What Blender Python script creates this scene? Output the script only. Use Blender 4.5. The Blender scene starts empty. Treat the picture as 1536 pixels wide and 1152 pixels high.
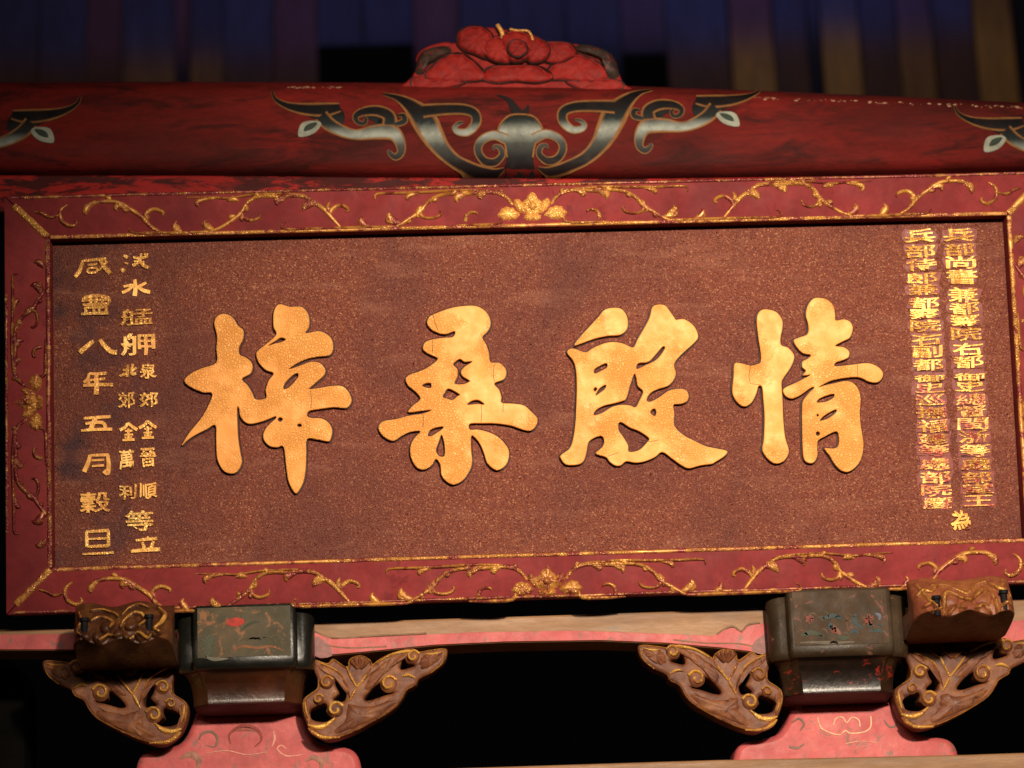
import bpy, bmesh, math, random
from mathutils import Vector, Matrix
from mathutils.bvhtree import BVHTree
random.seed(7)
R = math.radians
scene = bpy.context.scene
col = scene.collection

# ------------------------------------------------------------------ camera
F_PX = 3600.0                       # focal length in pixels of the 1536 px wide photograph
CAM = Vector((-0.3004151, -5.7811314, -1.5931997))
YAW, PIT, ROL = 0.04133929, 0.27180262, -0.03846812
fw = Vector((math.sin(YAW)*math.cos(PIT), math.cos(YAW)*math.cos(PIT), math.sin(PIT)))
rt = Vector((math.cos(YAW), -math.sin(YAW), 0)); up = rt.cross(fw)
c_, s_ = math.cos(ROL), math.sin(ROL)
rt, up = c_*rt + s_*up, -s_*rt + c_*up
cd = bpy.data.cameras.new('camera'); cam = bpy.data.objects.new('camera', cd); col.objects.link(cam)
m = Matrix((rt, up, -fw)).transposed().to_4x4(); m.translation = CAM; cam.matrix_world = m
cd.sensor_width = 36; cd.lens = F_PX/1536*36; cd.clip_start = .05; cd.clip_end = 100
cd.dof.use_dof = True; cd.dof.focus_distance = 5.95; cd.dof.aperture_fstop = 1.5
scene.camera = cam

# ------------------------------------------------------------------ light
w = bpy.data.worlds.new('World'); scene.world = w; w.use_nodes = True
bg = w.node_tree.nodes['Background']; bg.inputs[0].default_value = (.55, .5, .6, 1); bg.inputs[1].default_value = .0015

def lamp(name, kind, loc, target, energy, color, **kw):
    d = bpy.data.lights.new(name, kind); d.energy = energy; d.color = color
    for k, v in kw.items(): setattr(d, k, v)
    o = bpy.data.objects.new(name, d); col.objects.link(o); o.location = loc
    o.rotation_euler = (Vector(target)-Vector(loc)).to_track_quat('-Z', 'Y').to_euler()
    return o
lamp('hall_spotlight', 'SPOT', (.8, -4.9, .62), (.38, 0, -.30), 1900, (1, .85, .66), spot_size=R(46), spot_blend=1.0, shadow_soft_size=.13)
lamp('hall_lamp', 'AREA', (.4, -5.2, .7), (.2, 0, -.3), 115, (1, .85, .68), shape='RECTANGLE', size=3.2, size_y=.25)
lamp('roof_daylight', 'AREA', (.5, 3.4, 3.6), (.3, 4.5, 1.9), 11, (.34, .44, 1.0), shape='RECTANGLE', size=4.2, size_y=.5)

scene.view_settings.view_transform = 'Standard'; scene.view_settings.look = 'None'
scene.view_settings.exposure = 0; scene.view_settings.gamma = 1
scene.cycles.max_bounces = 5

# ------------------------------------------------------------------ tracing: photograph pixel -> point on a plane of the place
LEAN = R(8); FH = 0.81425; FW = 2.4         # plaque leans forward; its field is 2.4 m by 0.81 m
PX, PZ, PN = Vector((1,0,0)), Vector((0,-math.sin(LEAN),math.cos(LEAN))), Vector((0,-math.cos(LEAN),-math.sin(LEAN)))
def ray(px, py): return fw + rt*((px-768)/F_PX) + up*((576-py)/F_PX)
def PL(px, py, n=0.0):                       # on the plaque, n metres proud of the field
    d = ray(px, py); t = ((PN*n) - CAM).dot(PN)/d.dot(PN); p = CAM + d*t
    return (p.dot(PX), p.dot(PZ))
def PY(px, py, Y):                           # on the upright plane y = Y
    d = ray(px, py); p = CAM + d*((Y-CAM.y)/d.y); return (p.x, p.z)
def plq(x, z, n): return PX*x + PZ*z + PN*n
def upright(Y): return lambda x, z, n: Vector((x, Y-n, z))
def crop(ox, oy, s, pts): return [(ox+a/s, oy+b/s) for a, b in pts]
def smooth(pts, n=4, closed=True):
    N = len(pts); out = []
    if N < 3: return list(pts)
    for i in range(N if closed else N-1):
        g = (lambda k: pts[k % N]) if closed else (lambda k: pts[max(0, min(N-1, k))])
        p0, p1, p2, p3 = g(i-1), g(i), g(i+1), g(i+2)
        for k in range(n):
            t = k/n
            out.append(tuple(.5*(2*b+(c-a)*t+(2*a-5*b+4*c-d)*t*t+(3*b-a-3*c+d)*t**3) for a, b, c, d in zip(p0, p1, p2, p3)))
    if not closed: out.append(tuple(pts[-1]))
    return out

# ------------------------------------------------------------------ objects
pairs = []; things = []
def thing(name, label, cat, group=None, kind=None):
    o = bpy.data.objects.new(name, None); o.empty_display_size = .05; col.objects.link(o)
    o['label'] = label; o['category'] = cat
    if group: o['group'] = group
    if kind: o['kind'] = kind
    things.append(o); return o
def link(name, me, mat, parent=None, label=None):
    co = [v.co for v in me.vertices]
    if co:
        c = Vector([(min(v[k] for v in co)+max(v[k] for v in co))/2 for k in range(3)])
        me.transform(Matrix.Translation(-c))
    else: c = Vector()
    o = bpy.data.objects.new(name, me); col.objects.link(o); o.location = c
    for mm in (mat if isinstance(mat, (list, tuple)) else [mat]):
        if mm is not None: me.materials.append(mm)
    if parent: pairs.append((o, parent))
    if label: o['label'] = label
    return o
def finish():
    bpy.context.view_layer.update()
    kids = {}
    for o, p in pairs: kids.setdefault(p.name, []).append(o)
    def leaves(o):
        r = [o] if o.type == 'MESH' else []
        for k in kids.get(o.name, []): r += leaves(k)
        return r
    for t in things:
        co = [o.location+Vector(b) for o in leaves(t) for b in o.bound_box]
        if co:
            a = [min(v[k] for v in co) for k in range(3)]; b = [max(v[k] for v in co) for k in range(3)]
            t.location = ((a[0]+b[0])/2, (a[1]+b[1])/2, a[2])
    bpy.context.view_layer.update()
    for o, p in pairs:
        o.parent = p; o.matrix_parent_inverse = p.matrix_world.inverted()
    bpy.context.view_layer.update()

class MB:
    def __init__(s): s.v = []; s.f = []; s.c = []
    def add(s, vs, fs, cs=None):
        o = len(s.v); s.v += [tuple(v) for v in vs]; s.f += [tuple(i+o for i in f) for f in fs]
        s.c += list(cs) if cs else [(1,1,1,1)]*len(vs)
    def build(s, name, mat, parent=None, label=None, shade=True, colors=False):
        me = bpy.data.meshes.new(name); me.from_pydata(s.v, [], s.f); me.validate()
        bm = bmesh.new(); bm.from_mesh(me); bmesh.ops.recalc_face_normals(bm, faces=bm.faces); bm.to_mesh(me); bm.free()
        if colors:
            a = me.color_attributes.new('Col', 'FLOAT_COLOR', 'POINT')
            for i, c in enumerate(s.c): a.data[i].color = c
        if shade:
            me.polygons.foreach_set('use_smooth', [True]*len(me.polygons))
            try: me.set_sharp_from_angle(angle=R(42))
            except Exception: pass
        return link(name, me, mat, parent, label)

def stroke(mb, pts, wid, h, mp, n0=0.0, k=6, res=4, colf=None, flat=False, closed=False):
    """a raised ribbon: pts (x, z), half widths along it, ridge height h, mp maps (x, z, n) to a point"""
    N = len(pts)
    ws = [wid]*N if isinstance(wid, (int, float)) else [wid[0]+(wid[-1]-wid[0])*i/(N-1) for i in range(N)] if len(wid) != N else list(wid)
    q = smooth([(p[0], p[1], a) for p, a in zip(pts, ws)], res, False)
    vs, fs, cs = [], [], []
    for i, (x, z, a) in enumerate(q):
        x0, z0, _ = q[max(0, i-1)]; x1, z1, _ = q[min(len(q)-1, i+1)]
        dx, dz = x1-x0, z1-z0; L = math.hypot(dx, dz) or 1; nx, nz = -dz/L, dx/L
        a = max(a, 2e-4); e = min(1, .35+.65*math.sin(math.pi*min(1, max(0, i/(len(q)-1)))*1)**.5) if len(q) > 1 else 1
        for j in range(k+1):
            t = math.pi*j/k; s = math.cos(t)
            hh = (h if flat and 0 < j < k else h*math.sin(t))
            vs.append(mp(x+nx*a*s, z+nz*a*s, n0+hh*(e if not flat else 1)))
            cs.append(colf(x+nx*a*s, z+nz*a*s, s) if colf else (1,1,1,1))
    M = len(q)
    for i in range(M-1):
        for j in range(k): fs.append((i*(k+1)+j, i*(k+1)+j+1, (i+1)*(k+1)+j+1, (i+1)*(k+1)+j))
    fs.append(tuple(range(k+1))); fs.append(tuple((M-1)*(k+1)+j for j in range(k, -1, -1)))
    mb.add(vs, fs, cs)

def dome(mb, pts, h, mp, n0=0.0, rings=5, flat=.5, res=3, rough=0.0, colf=None, fold=0.0, nf=9):
    """a cushion over a closed outline"""
    q = smooth(pts, res); cx = sum(p[0] for p in q)/len(q); cz = sum(p[1] for p in q)/len(q)
    vs, fs, cs = [], [], []; N = len(q); ph = random.uniform(0, 6)
    if fold: q = [(cx+(x-cx)*(1+.05*math.sin(nf*math.atan2(z-cz, x-cx)+ph)), cz+(z-cz)*(1+.05*math.sin(nf*math.atan2(z-cz, x-cx)+ph))) for x, z in q]
    for r in range(rings):
        k = 1-r/rings
        for x, z in q:
            a, b = cx+(x-cx)*k, cz+(z-cz)*k
            hh = h*(1-k**2)**flat + (random.uniform(-rough, rough) if r else 0)
            if fold and r: hh += fold*k*math.sin(nf*math.atan2(z-cz, x-cx)+ph)+.6*fold*math.sin(a*170+ph)*math.cos(b*210)
            vs.append(mp(a, b, n0+hh)); cs.append(colf(a, b) if colf else (1,1,1,1))
    vs.append(mp(cx, cz, n0+h)); cs.append(colf(cx, cz) if colf else (1,1,1,1))
    for r in range(rings-1):
        for i in range(N): fs.append((r*N+i, r*N+(i+1) % N, (r+1)*N+(i+1) % N, (r+1)*N+i))
    for i in range(N): fs.append(((rings-1)*N+i, (rings-1)*N+(i+1) % N, rings*N))
    mb.add(vs, fs, cs)

def slab_mesh(name, outers, holes, mp, n0, n1, bevel=.002, res=4, grow=0.0, bres=2):
    """outlines with holes, extruded from n0 to n1 with rounded edges"""
    cu = bpy.data.curves.new(name, 'CURVE'); cu.dimensions = '2D'; cu.fill_mode = 'BOTH'
    for P in list(outers)+list(holes):
        q = smooth(P, res) if res > 1 else P
        sp = cu.splines.new('POLY'); sp.points.add(len(q)-1); sp.use_cyclic_u = True
        for pt, (x, z) in zip(sp.points, q): pt.co = (x, z, 0, 1)
    th = (n1-n0)/2
    cu.bevel_depth = bevel; cu.bevel_resolution = bres; cu.extrude = max(th-bevel, 1e-5); cu.offset = grow-bevel
    ob = bpy.data.objects.new(name, cu)
    me = bpy.data.meshes.new_from_object(ob)
    bpy.data.objects.remove(ob); bpy.data.curves.remove(cu)
    for v in me.vertices: v.co = mp(v.co.x, v.co.y, v.co.z+(n0+n1)/2)
    me.name = name
    bm = bmesh.new(); bm.from_mesh(me); bmesh.ops.remove_doubles(bm, verts=bm.verts, dist=1e-6)
    bmesh.ops.recalc_face_normals(bm, faces=bm.faces); bm.to_mesh(me); bm.free()
    me.polygons.foreach_set('use_smooth', [True]*len(me.polygons)); me.set_sharp_from_angle(angle=R(35))
    ax = (mp(0, 0, 1)-mp(0, 0, 0)).normalized()
    for p in me.polygons:
        if abs(p.normal.dot(ax)) > .985: p.use_smooth = False
    me.materials.clear()
    return me
def slab(name, outers, holes, mp, n0, n1, mat, parent=None, label=None, **kw):
    return link(name, slab_mesh(name, outers, holes, mp, n0, n1, **kw), mat, parent, label)
def prism(mb, poly, mp, n0, n1):
    N = len(poly); n0s = n0 if isinstance(n0, list) else [n0]*N; n1s = n1 if isinstance(n1, list) else [n1]*N
    vs = [mp(x, z, a) for (x, z), a in zip(poly, n0s)]+[mp(x, z, a) for (x, z), a in zip(poly, n1s)]
    fs = [tuple(range(N)), tuple(range(2*N-1, N-1, -1))]+[(i, (i+1) % N, N+(i+1) % N, N+i) for i in range(N)]
    mb.add(vs, fs)
def bevelled(o, wdt, seg=2):
    bm = bmesh.new(); bm.from_mesh(o.data)
    es = [e for e in bm.edges if len(e.link_faces) == 2 and e.calc_face_angle(0) > R(30)]
    bmesh.ops.bevel(bm, geom=es, offset=wdt, segments=seg, affect='EDGES', profile=.6); bm.to_mesh(o.data); bm.free()
    o.data.polygons.foreach_set('use_smooth', [True]*len(o.data.polygons)); o.data.set_sharp_from_angle(angle=R(50))
    return o

# ------------------------------------------------------------------ materials
def nodes(name):
    mt = bpy.data.materials.new(name); mt.use_nodes = True; nt = mt.node_tree
    return mt, nt, nt.nodes['Principled BSDF']
def N(nt, t, **kw):
    n = nt.nodes.new(t)
    for k, v in kw.items():
        if k.startswith('i_'): n.inputs[k[2:].replace('_', ' ')].default_value = v
        else: setattr(n, k, v)
    return n
def noise(nt, vec, scale, detail=6, rough=.6, dist=0.0):
    n = N(nt, 'ShaderNodeTexNoise'); n.inputs['Scale'].default_value = scale; n.inputs['Detail'].default_value = detail
    n.inputs['Roughness'].default_value = rough; n.inputs['Distortion'].default_value = dist
    nt.links.new(vec, n.inputs['Vector']); return n.outputs['Fac']
def ramp(nt, fac, stops):
    r = N(nt, 'ShaderNodeValToRGB'); e = r.color_ramp.elements
    while len(e) < len(stops): e.new(.5)
    for el, (p, c) in zip(e, stops):
        el.position = p; el.color = (*c, 1) if isinstance(c, tuple) else (c, c, c, 1)
    nt.links.new(fac, r.inputs[0]); return r.outputs[0]
def mix(nt, fac, a, b, mode='MIX'):
    n = N(nt, 'ShaderNodeMix', data_type='RGBA', blend_type=mode)
    for i, s in ((0, fac), (6, a), (7, b)):
        if isinstance(s, (int, float)): n.inputs[i].default_value = s
        elif isinstance(s, tuple): n.inputs[i].default_value = (*s, 1)
        else: nt.links.new(s, n.inputs[i])
    return n.outputs[2]
def bump(nt, bs, h, strength, dist, prev=None):
    b = N(nt, 'ShaderNodeBump'); b.inputs['Strength'].default_value = strength; b.inputs['Distance'].default_value = dist
    nt.links.new(h, b.inputs['Height'])
    if prev is not None: nt.links.new(prev, b.inputs['Normal'])
    nt.links.new(b.outputs[0], bs.inputs['Normal']); return b.outputs[0]
def coords(nt, scale=(1,1,1), loc=(0,0,0)):
    t = N(nt, 'ShaderNodeTexCoord'); mp_ = N(nt, 'ShaderNodeMapping'); mp_.inputs['Scale'].default_value = scale
    oi = N(nt, 'ShaderNodeObjectInfo')
    a = N(nt, 'ShaderNodeVectorMath', operation='MULTIPLY_ADD')
    nt.links.new(oi.outputs['Random'], a.inputs[0]); a.inputs[1].default_value = (31, 17, 23); nt.links.new(t.outputs['Object'], a.inputs[2])
    nt.links.new(a.outputs[0], mp_.inputs['Vector']); return mp_.outputs[0]

def lacquer(name, dark, mid, light, rough=(.35, .6), scale=5, fine=60, grain=(1,1,1), bstr=.25, wear=None, wear_amt=.62, coat=0.0, spec=.28, soft=.05):
    """worn paint on old wood: cloudy tone, small flecks, brush grain, wear patches"""
    mt, nt, bs = nodes(name); v = coords(nt, grain)
    a = noise(nt, v, scale, 8, .65, .4); b = noise(nt, v, fine, 6, .7)
    c = ramp(nt, a, [(.28, dark), (.5, mid), (.74, light)])
    c = mix(nt, ramp(nt, b, [(.35, 0.0), (.7, .5)]), c, dark)
    if wear:
        wv = noise(nt, v, scale*2.6, 9, .72, .8)
        c = mix(nt, ramp(nt, wv, [(wear_amt, 0.0), (wear_amt+soft, .85)]), c, wear)
    nt.links.new(c, bs.inputs['Base Color'])
    nt.links.new(ramp(nt, noise(nt, v, scale*3, 6), [(.3, rough[0]), (.7, rough[1])]), bs.inputs['Roughness'])
    bs.inputs['Specular IOR Level'].default_value = spec
    bs.inputs['Coat Weight'].default_value = coat; bs.inputs['Coat Roughness'].default_value = .12
    bump(nt, bs, b, bstr, .004); return mt

def field_mat():
    """lacquer strewn with sand and gold flecks"""
    mt, nt, bs = nodes('sanded_lacquer'); v = coords(nt)
    vo = N(nt, 'ShaderNodeTexVoronoi'); vo.inputs['Scale'].default_value = 340; nt.links.new(v, vo.inputs['Vector'])
    sp = N(nt, 'ShaderNodeSeparateColor'); nt.links.new(vo.outputs['Color'], sp.inputs[0])
    fine = noise(nt, v, 330, 3, .7); cloud = noise(nt, v, 3.2, 7, .6, .5); streak = noise(nt, coords(nt, (.6, 1, 3.5)), 6, 6, .65, .3)
    c = ramp(nt, sp.outputs[0], [(0, (.105, .023, .013)), (.5, (.165, .038, .020)), (.9, (.215, .058, .029)), (.995, (.38, .16, .08))])
    c = mix(nt, ramp(nt, fine, [(.3, .35), (.55, 0.0)]), c, (.09, .020, .013))
    c = mix(nt, ramp(nt, cloud, [(.3, .8), (.56, 0.0)]), c, (.085, .021, .016))
    c = mix(nt, ramp(nt, streak, [(.54, 0.0), (.74, .5)]), c, (.27, .105, .066))
    # dark smudges round the inscription on the left, rubbed by hand
    tc = N(nt, 'ShaderNodeTexCoord'); sx = N(nt, 'ShaderNodeSeparateXYZ'); nt.links.new(tc.outputs['Object'], sx.inputs[0])
    side = N(nt, 'ShaderNodeMapRange'); nt.links.new(sx.outputs[0], side.inputs[0])
    for k, val in zip((1, 2, 3, 4), (-1.15, -.85, .9, 0)): side.inputs[k].default_value = val
    sm = ramp(nt, noise(nt, v, 11, 4, .55), [(.48, 0.0), (.68, 1.0)])
    mm = N(nt, 'ShaderNodeMath', operation='MULTIPLY'); nt.links.new(side.outputs[0], mm.inputs[0]); nt.links.new(sm, mm.inputs[1])
    c = mix(nt, mm.outputs[0], c, (.04, .016, .022))
    nt.links.new(c, bs.inputs['Base Color'])
    bs.inputs['Roughness'].default_value = .5; bs.inputs['Specular IOR Level'].default_value = .3
    fl = N(nt, 'ShaderNodeMath', operation='GREATER_THAN'); fl.inputs[1].default_value = .98; nt.links.new(sp.outputs[1], fl.inputs[0])
    nt.links.new(fl.outputs[0], bs.inputs['Metallic'])
    p = bump(nt, bs, vo.outputs['Distance'], .6, .003)
    p = bump(nt, bs, fine, .7, .003, p)
    bump(nt, bs, sp.outputs[2], .5, .002, p); return mt

def gold_mat(name, dark, mid, light, crackle=150, worn=None, worn_at=.58, metal=.35, rough=.42, worn_scale=14, cb=.5, mott=.35):
    """gold leaf over gesso, finely crackled"""
    mt, nt, bs = nodes(name); v = coords(nt)
    vo = N(nt, 'ShaderNodeTexVoronoi', feature='DISTANCE_TO_EDGE'); vo.inputs['Scale'].default_value = crackle
    wv = N(nt, 'ShaderNodeVectorMath', operation='MULTIPLY_ADD'); nn = N(nt, 'ShaderNodeTexNoise'); nn.inputs['Scale'].default_value = 40
    nt.links.new(v, nn.inputs['Vector']); nt.links.new(nn.outputs['Color'], wv.inputs[0]); wv.inputs[1].default_value = (.012,)*3; nt.links.new(v, wv.inputs[2])
    nt.links.new(wv.outputs[0], vo.inputs['Vector'])
    cloud = noise(nt, v, 9, 7, .6, .6)
    c = ramp(nt, cloud, [(.3, dark), (.52, mid), (.72, light)])
    area = ramp(nt, noise(nt, v, 7, 4), [(.42, 0.0), (.56, 1.0)])
    ck = ramp(nt, vo.outputs['Distance'], [(0.0, .45), (.12, 0.0)])
    ca = N(nt, 'ShaderNodeMath', operation='MULTIPLY'); nt.links.new(ck, ca.inputs[0]); nt.links.new(area, ca.inputs[1])
    c = mix(nt, ca.outputs[0], c, tuple(x*.35 for x in dark))
    c = mix(nt, ramp(nt, noise(nt, v, 55, 5, .7), [(.70, 0.0), (.76, .6)]), c, (.16, .055, .012))
    mt_fac = None
    if worn:
        wf = ramp(nt, noise(nt, v, worn_scale, 8, .7, .6), [(worn_at-.06, 0.0), (worn_at+.06, 1.0)])
        c = mix(nt, wf, c, worn)
    nt.links.new(c, bs.inputs['Base Color']); bs.inputs['Metallic'].default_value = metal
    nt.links.new(ramp(nt, noise(nt, v, 25, 5), [(.3, rough-.1), (.7, rough+.14)]), bs.inputs['Roughness'])
    ch = N(nt, 'ShaderNodeMath', operation='MULTIPLY'); nt.links.new(ramp(nt, vo.outputs['Distance'], [(0, 0.0), (.3, 1.0)]), ch.inputs[0]); nt.links.new(area, ch.inputs[1])
    p = bump(nt, bs, ch.outputs[0], cb, .003)
    bump(nt, bs, noise(nt, v, 30, 5), mott, .006, p); return mt

def attr_paint(name, rough=.32, coat=.3, vary=.5, scale=30, spec=.5, grain=(1,1,1)):
    """colours stored on the mesh: brushwork, scrolls with a highlight band, hazy boards, with wear on top"""
    mt, nt, bs = nodes(name); v = coords(nt, grain)
    a = N(nt, 'ShaderNodeVertexColor', layer_name='Col')
    b = noise(nt, v, scale, 7, .68)
    c = mix(nt, ramp(nt, b, [(.3, vary), (.62, 0.0)]), a.outputs[0], (.02, .01, .008))
    nt.links.new(c, bs.inputs['Base Color'])
    nt.links.new(ramp(nt, noise(nt, v, scale*.5, 5), [(.3, rough-.08), (.7, rough+.2)]), bs.inputs['Roughness'])
    bs.inputs['Specular IOR Level'].default_value = spec
    bs.inputs['Coat Weight'].default_value = coat; bs.inputs['Coat Roughness'].default_value = .2
    bump(nt, bs, noise(nt, v, 90, 5, .7), .2, .003); return mt

M = {}
M['field'] = field_mat()
M['gold'] = gold_mat('gold_leaf', (.60, .225, .038), (.65, .265, .050), (.67, .29, .06), metal=.12, rough=.58, mott=.12)
M['gold_small'] = gold_mat('small_gold', (.52, .22, .05), (.72, .36, .08), (.82, .50, .16), worn=(.30, .075, .03), worn_at=.66, worn_scale=45)
M['gold_red'] = gold_mat('gold_over_red', (.50, .20, .035), (.72, .35, .06), (.85, .54, .15), worn=(.30, .04, .022), worn_at=.65, worn_scale=38)
M['gold_red_worn'] = gold_mat('worn_gold_over_red', (.42, .17, .035), (.62, .30, .06), (.78, .46, .12), worn=(.30, .035, .022), worn_at=.535, worn_scale=42)
M['gold_worn'] = gold_mat('worn_gold', (.36, .15, .035), (.46, .20, .038), (.60, .30, .06), worn=(.18, .028, .020), worn_at=.525, worn_scale=30)
M['gold_dim'] = gold_mat('faded_gold', (.22, .085, .02), (.34, .14, .03), (.50, .24, .05), worn=(.14, .016, .015), worn_at=.46, worn_scale=40)
M['outline'] = lacquer('dark_edge', (.012, .003, .003), (.03, .007, .006), (.05, .012, .01), (.5, .7))
M['frame'] = lacquer('red_lacquer', (.095, .010, .012), (.165, .018, .019), (.235, .028, .028), (.55, .75), scale=5, fine=45, wear=(.115, .012, .014), wear_amt=.58, spec=.12)
M['frame_edge'] = lacquer('frame_underside', (.02, .005, .004), (.04, .008, .007), (.07, .015, .012), (.5, .7))
M['beam'] = lacquer('beam_red', (.04, .0055, .0045), (.105, .008, .0065), (.17, .011, .0085), (.6, .8), scale=5, fine=95, grain=(.3, 1, 1.1), wear=(.028, .005, .0045), wear_amt=.50, spec=.08, soft=.13, bstr=.5)
M['strip'] = lacquer('peeling_red', (.16, .008, .007), (.25, .011, .009), (.30, .015, .011), (.5, .75), spec=.12, scale=4, grain=(.4, 1, 1.6), wear=(.008, .004, .004), wear_amt=.47)
M['crest'] = lacquer('crest_red', (.13, .008, .007), (.24, .012, .009), (.31, .020, .014), (.5, .75), scale=12, fine=34, wear=(.10, .010, .009), wear_amt=.52, bstr=.6, spec=.15, soft=.2)
M['leafdark'] = lacquer('smoke_green', (.012, .008, .006), (.03, .016, .011), (.07, .025, .016), (.5, .75), scale=22, wear=(.16, .012, .009), wear_amt=.56)
M['brace'] = lacquer('brown_gilt', (.060, .018, .009), (.150, .048, .019), (.27, .105, .034), (.45, .65), scale=14, wear=(.045, .014, .009), wear_amt=.57, bstr=.4)
M['ridge'] = gold_mat('ridge_gold', (.45, .20, .04), (.68, .36, .07), (.80, .50, .13), worn=(.26, .09, .04), worn_at=.57, worn_scale=26)
M['edge_gold'] = gold_mat('edge_gold', (.36, .15, .03), (.55, .27, .05), (.70, .40, .10), worn=(.20, .06, .02), worn_at=.54, worn_scale=36)
M['pink'] = lacquer('pink_paint', (.26, .046, .046), (.43, .080, .080), (.54, .13, .115), (.45, .65), scale=9, fine=38, wear=(.18, .09, .07), wear_amt=.565, bstr=.4)
M['tan'] = lacquer('tan_wood', (.15, .075, .035), (.25, .13, .062), (.34, .19, .10), (.42, .65), scale=5, grain=(.4, 1, 2.5), wear=(.14, .10, .075), wear_amt=.58)
M['black'] = lacquer('black_lacquer', (.004, .004, .003), (.008, .008, .006), (.018, .018, .014), (.25, .42), spec=.5, scale=8, coat=.25, wear=(.07, .055, .045), wear_amt=.66)
M['olive'] = lacquer('olive_lacquer', (.016, .009, .005), (.033, .020, .010), (.056, .035, .018), (.34, .52), spec=.35, scale=8, coat=.08, wear=(.17, .07, .045), wear_amt=.62)
M['panel_green'] = lacquer('green_panel', (.040, .036, .022), (.066, .055, .034), (.105, .072, .042), (.4, .6), scale=9, fine=40, coat=.0, spec=.08, wear=(.22, .095, .045), wear_amt=.54)
M['panel_brown'] = lacquer('brown_panel', (.022, .013, .007), (.046, .026, .013), (.082, .042, .022), (.42, .6), scale=9, fine=40, coat=.0, spec=.08, wear=(.14, .05, .035), wear_amt=.6)
M['cove'] = lacquer('cove_lacquer', (.015, .005, .003), (.045, .012, .004), (.10, .022, .006), (.26, .36), spec=.6, scale=7, coat=.35)
M['cove_dark'] = lacquer('cove_lacquer_dark', (.005, .004, .003), (.012, .007, .005), (.035, .010, .008), (.26, .36), spec=.45, scale=13, coat=.25, wear=(.22, .015, .008), wear_amt=.58)
M['maroon'] = lacquer('maroon_base', (.035, .007, .007), (.06, .011, .011), (.085, .016, .014), (.5, .7))
M['iron'] = lacquer('iron', (.002, .002, .003), (.005, .005, .006), (.012, .010, .012), (.6, .8), spec=.12)
M['paint'] = attr_paint('cloud_paint', .5, 0, .5, 30, .06)
M['brush'] = attr_paint('brushwork', .6, 0, .55, 60, .15)
M['board'] = attr_paint('old_boards', .7, 0, .65, 9, .2, grain=(6, 1, .5))
M['hook'] = lacquer('hook_gilt', (.09, .022, .012), (.19, .058, .020), (.30, .115, .03), (.35, .55), scale=16, wear=(.16, .035, .028), wear_amt=.56, bstr=.6, coat=.0, spec=.35)
M['hook_dark'] = lacquer('hook_dark_gilt', (.02, .007, .004), (.07, .024, .009), (.20, .08, .018), (.22, .42), scale=14, wear=(.05, .012, .012), wear_amt=.55, bstr=.6, coat=.05)  # darker tones than the other hook
M['chip'] = lacquer('bare_wood', (.22, .11, .06), (.36, .20, .12), (.5, .32, .2))
M['darkpost'] = lacquer('shaded_post', (.0015, .0012, .001), (.003, .0025, .002), (.005, .004, .003), (.8, .9), spec=.05)  # near-black colour stands in for the shade on the post
M['redpatch'] = lacquer('red_size', (.13, .020, .016), (.19, .028, .020), (.24, .036, .026), scale=30, wear=(.14, .036, .022), wear_amt=.48, soft=.12)

# ================================================================== the plaque
plaque = thing('name_plaque', 'large carved temple plaque with four gold characters on gritty brown lacquer in red frame', 'plaque')
hw, hh, fr = FW/2, FH/2, .113
mb = MB(); prism(mb, [(-hw-.02, -hh-.02), (hw+.02, -hh-.02), (hw+.02, hh+.02), (-hw-.02, hh+.02)], plq, -.03, 0)
mb.build('field_board', M['field'], plaque, shade=False)
RN = .045                                    # frame stands this far proud of the field
g = .0006
def rail(name, inner, outer):
    mb = MB(); prism(mb, [inner[0], inner[1], outer[1], outer[0]], plq, -.04, RN)
    o = mb.build(name, M['frame'], plaque, shade=False); return bevelled(o, .004)
TL, TR, BL, BR = (-hw, hh), (hw, hh), (-hw, -hh), (hw, -hh)
def out(p): return (p[0]+(fr if p[0] > 0 else -fr), p[1]+(fr if p[1] > 0 else -fr))
def sh(p, dx, dz): return (p[0]+dx, p[1]+dz)
rails = {}
rails['top'] = rail('frame_rail', (sh(TL, g, 0), sh(TR, -g, 0)), (sh(out(TL), g, 0), sh(out(TR), -g, 0)))
rails['bot'] = rail('frame_rail', (sh(BL, g, 0), sh(BR, -g, 0)), (sh(out(BL), g, 0), sh(out(BR), -g, 0)))
rails['lef'] = rail('frame_stile', (sh(TL, 0, -g), sh(BL, 0, g)), (sh(out(TL), 0, -g), sh(out(BL), 0, g)))
rails['rig'] = rail('frame_stile', (sh(TR, 0, -g), sh(BR, 0, g)), (sh(out(TR), 0, -g), sh(out(BR), 0, g)))
def bar(name, a, b, wd, h, mat, parent, n0=RN, seg=24, jit=.0006):
    mb = MB(); pts = [(a[0]+(b[0]-a[0])*i/seg+random.uniform(-jit, jit), a[1]+(b[1]-a[1])*i/seg+random.uniform(-jit, jit)) for i in range(seg+1)]
    stroke(mb, pts, wd, h, plq, n0, k=6, res=1); return mb.build(name, mat, parent)
e = .006
bar('inner_bead', sh(TL, 0, e), sh(TR, 0, e), .0048, .004, M['gold_worn'], rails['top'])
bar('inner_bead', sh(BL, 0, -e), sh(BR, 0, -e), .0048, .004, M['gold_worn'], rails['bot'])
bar('inner_bead', sh(TL, -e, 0), sh(BL, -e, 0), .006, .005, M['gold_dim'], rails['lef'])
bar('inner_bead', sh(TR, e, 0), sh(BR, e, 0), .006, .005, M['gold_worn'], rails['rig'])
bar('outer_bead', sh(out(BL), .02, .005), sh(out(BR), -.02, .005), .0036, .004, M['gold_dim'], rails['bot'])
bar('outer_bead', sh(out(TL), .02, -.005), sh(out(TR), -.02, -.005), .004, .004, M['gold_dim'], rails['top'])
bar('outer_bead', sh(out(TL), .004, -.25), sh(out(BL), .004, .2), .004, .004, M['gold_dim'], rails['lef'])
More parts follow.
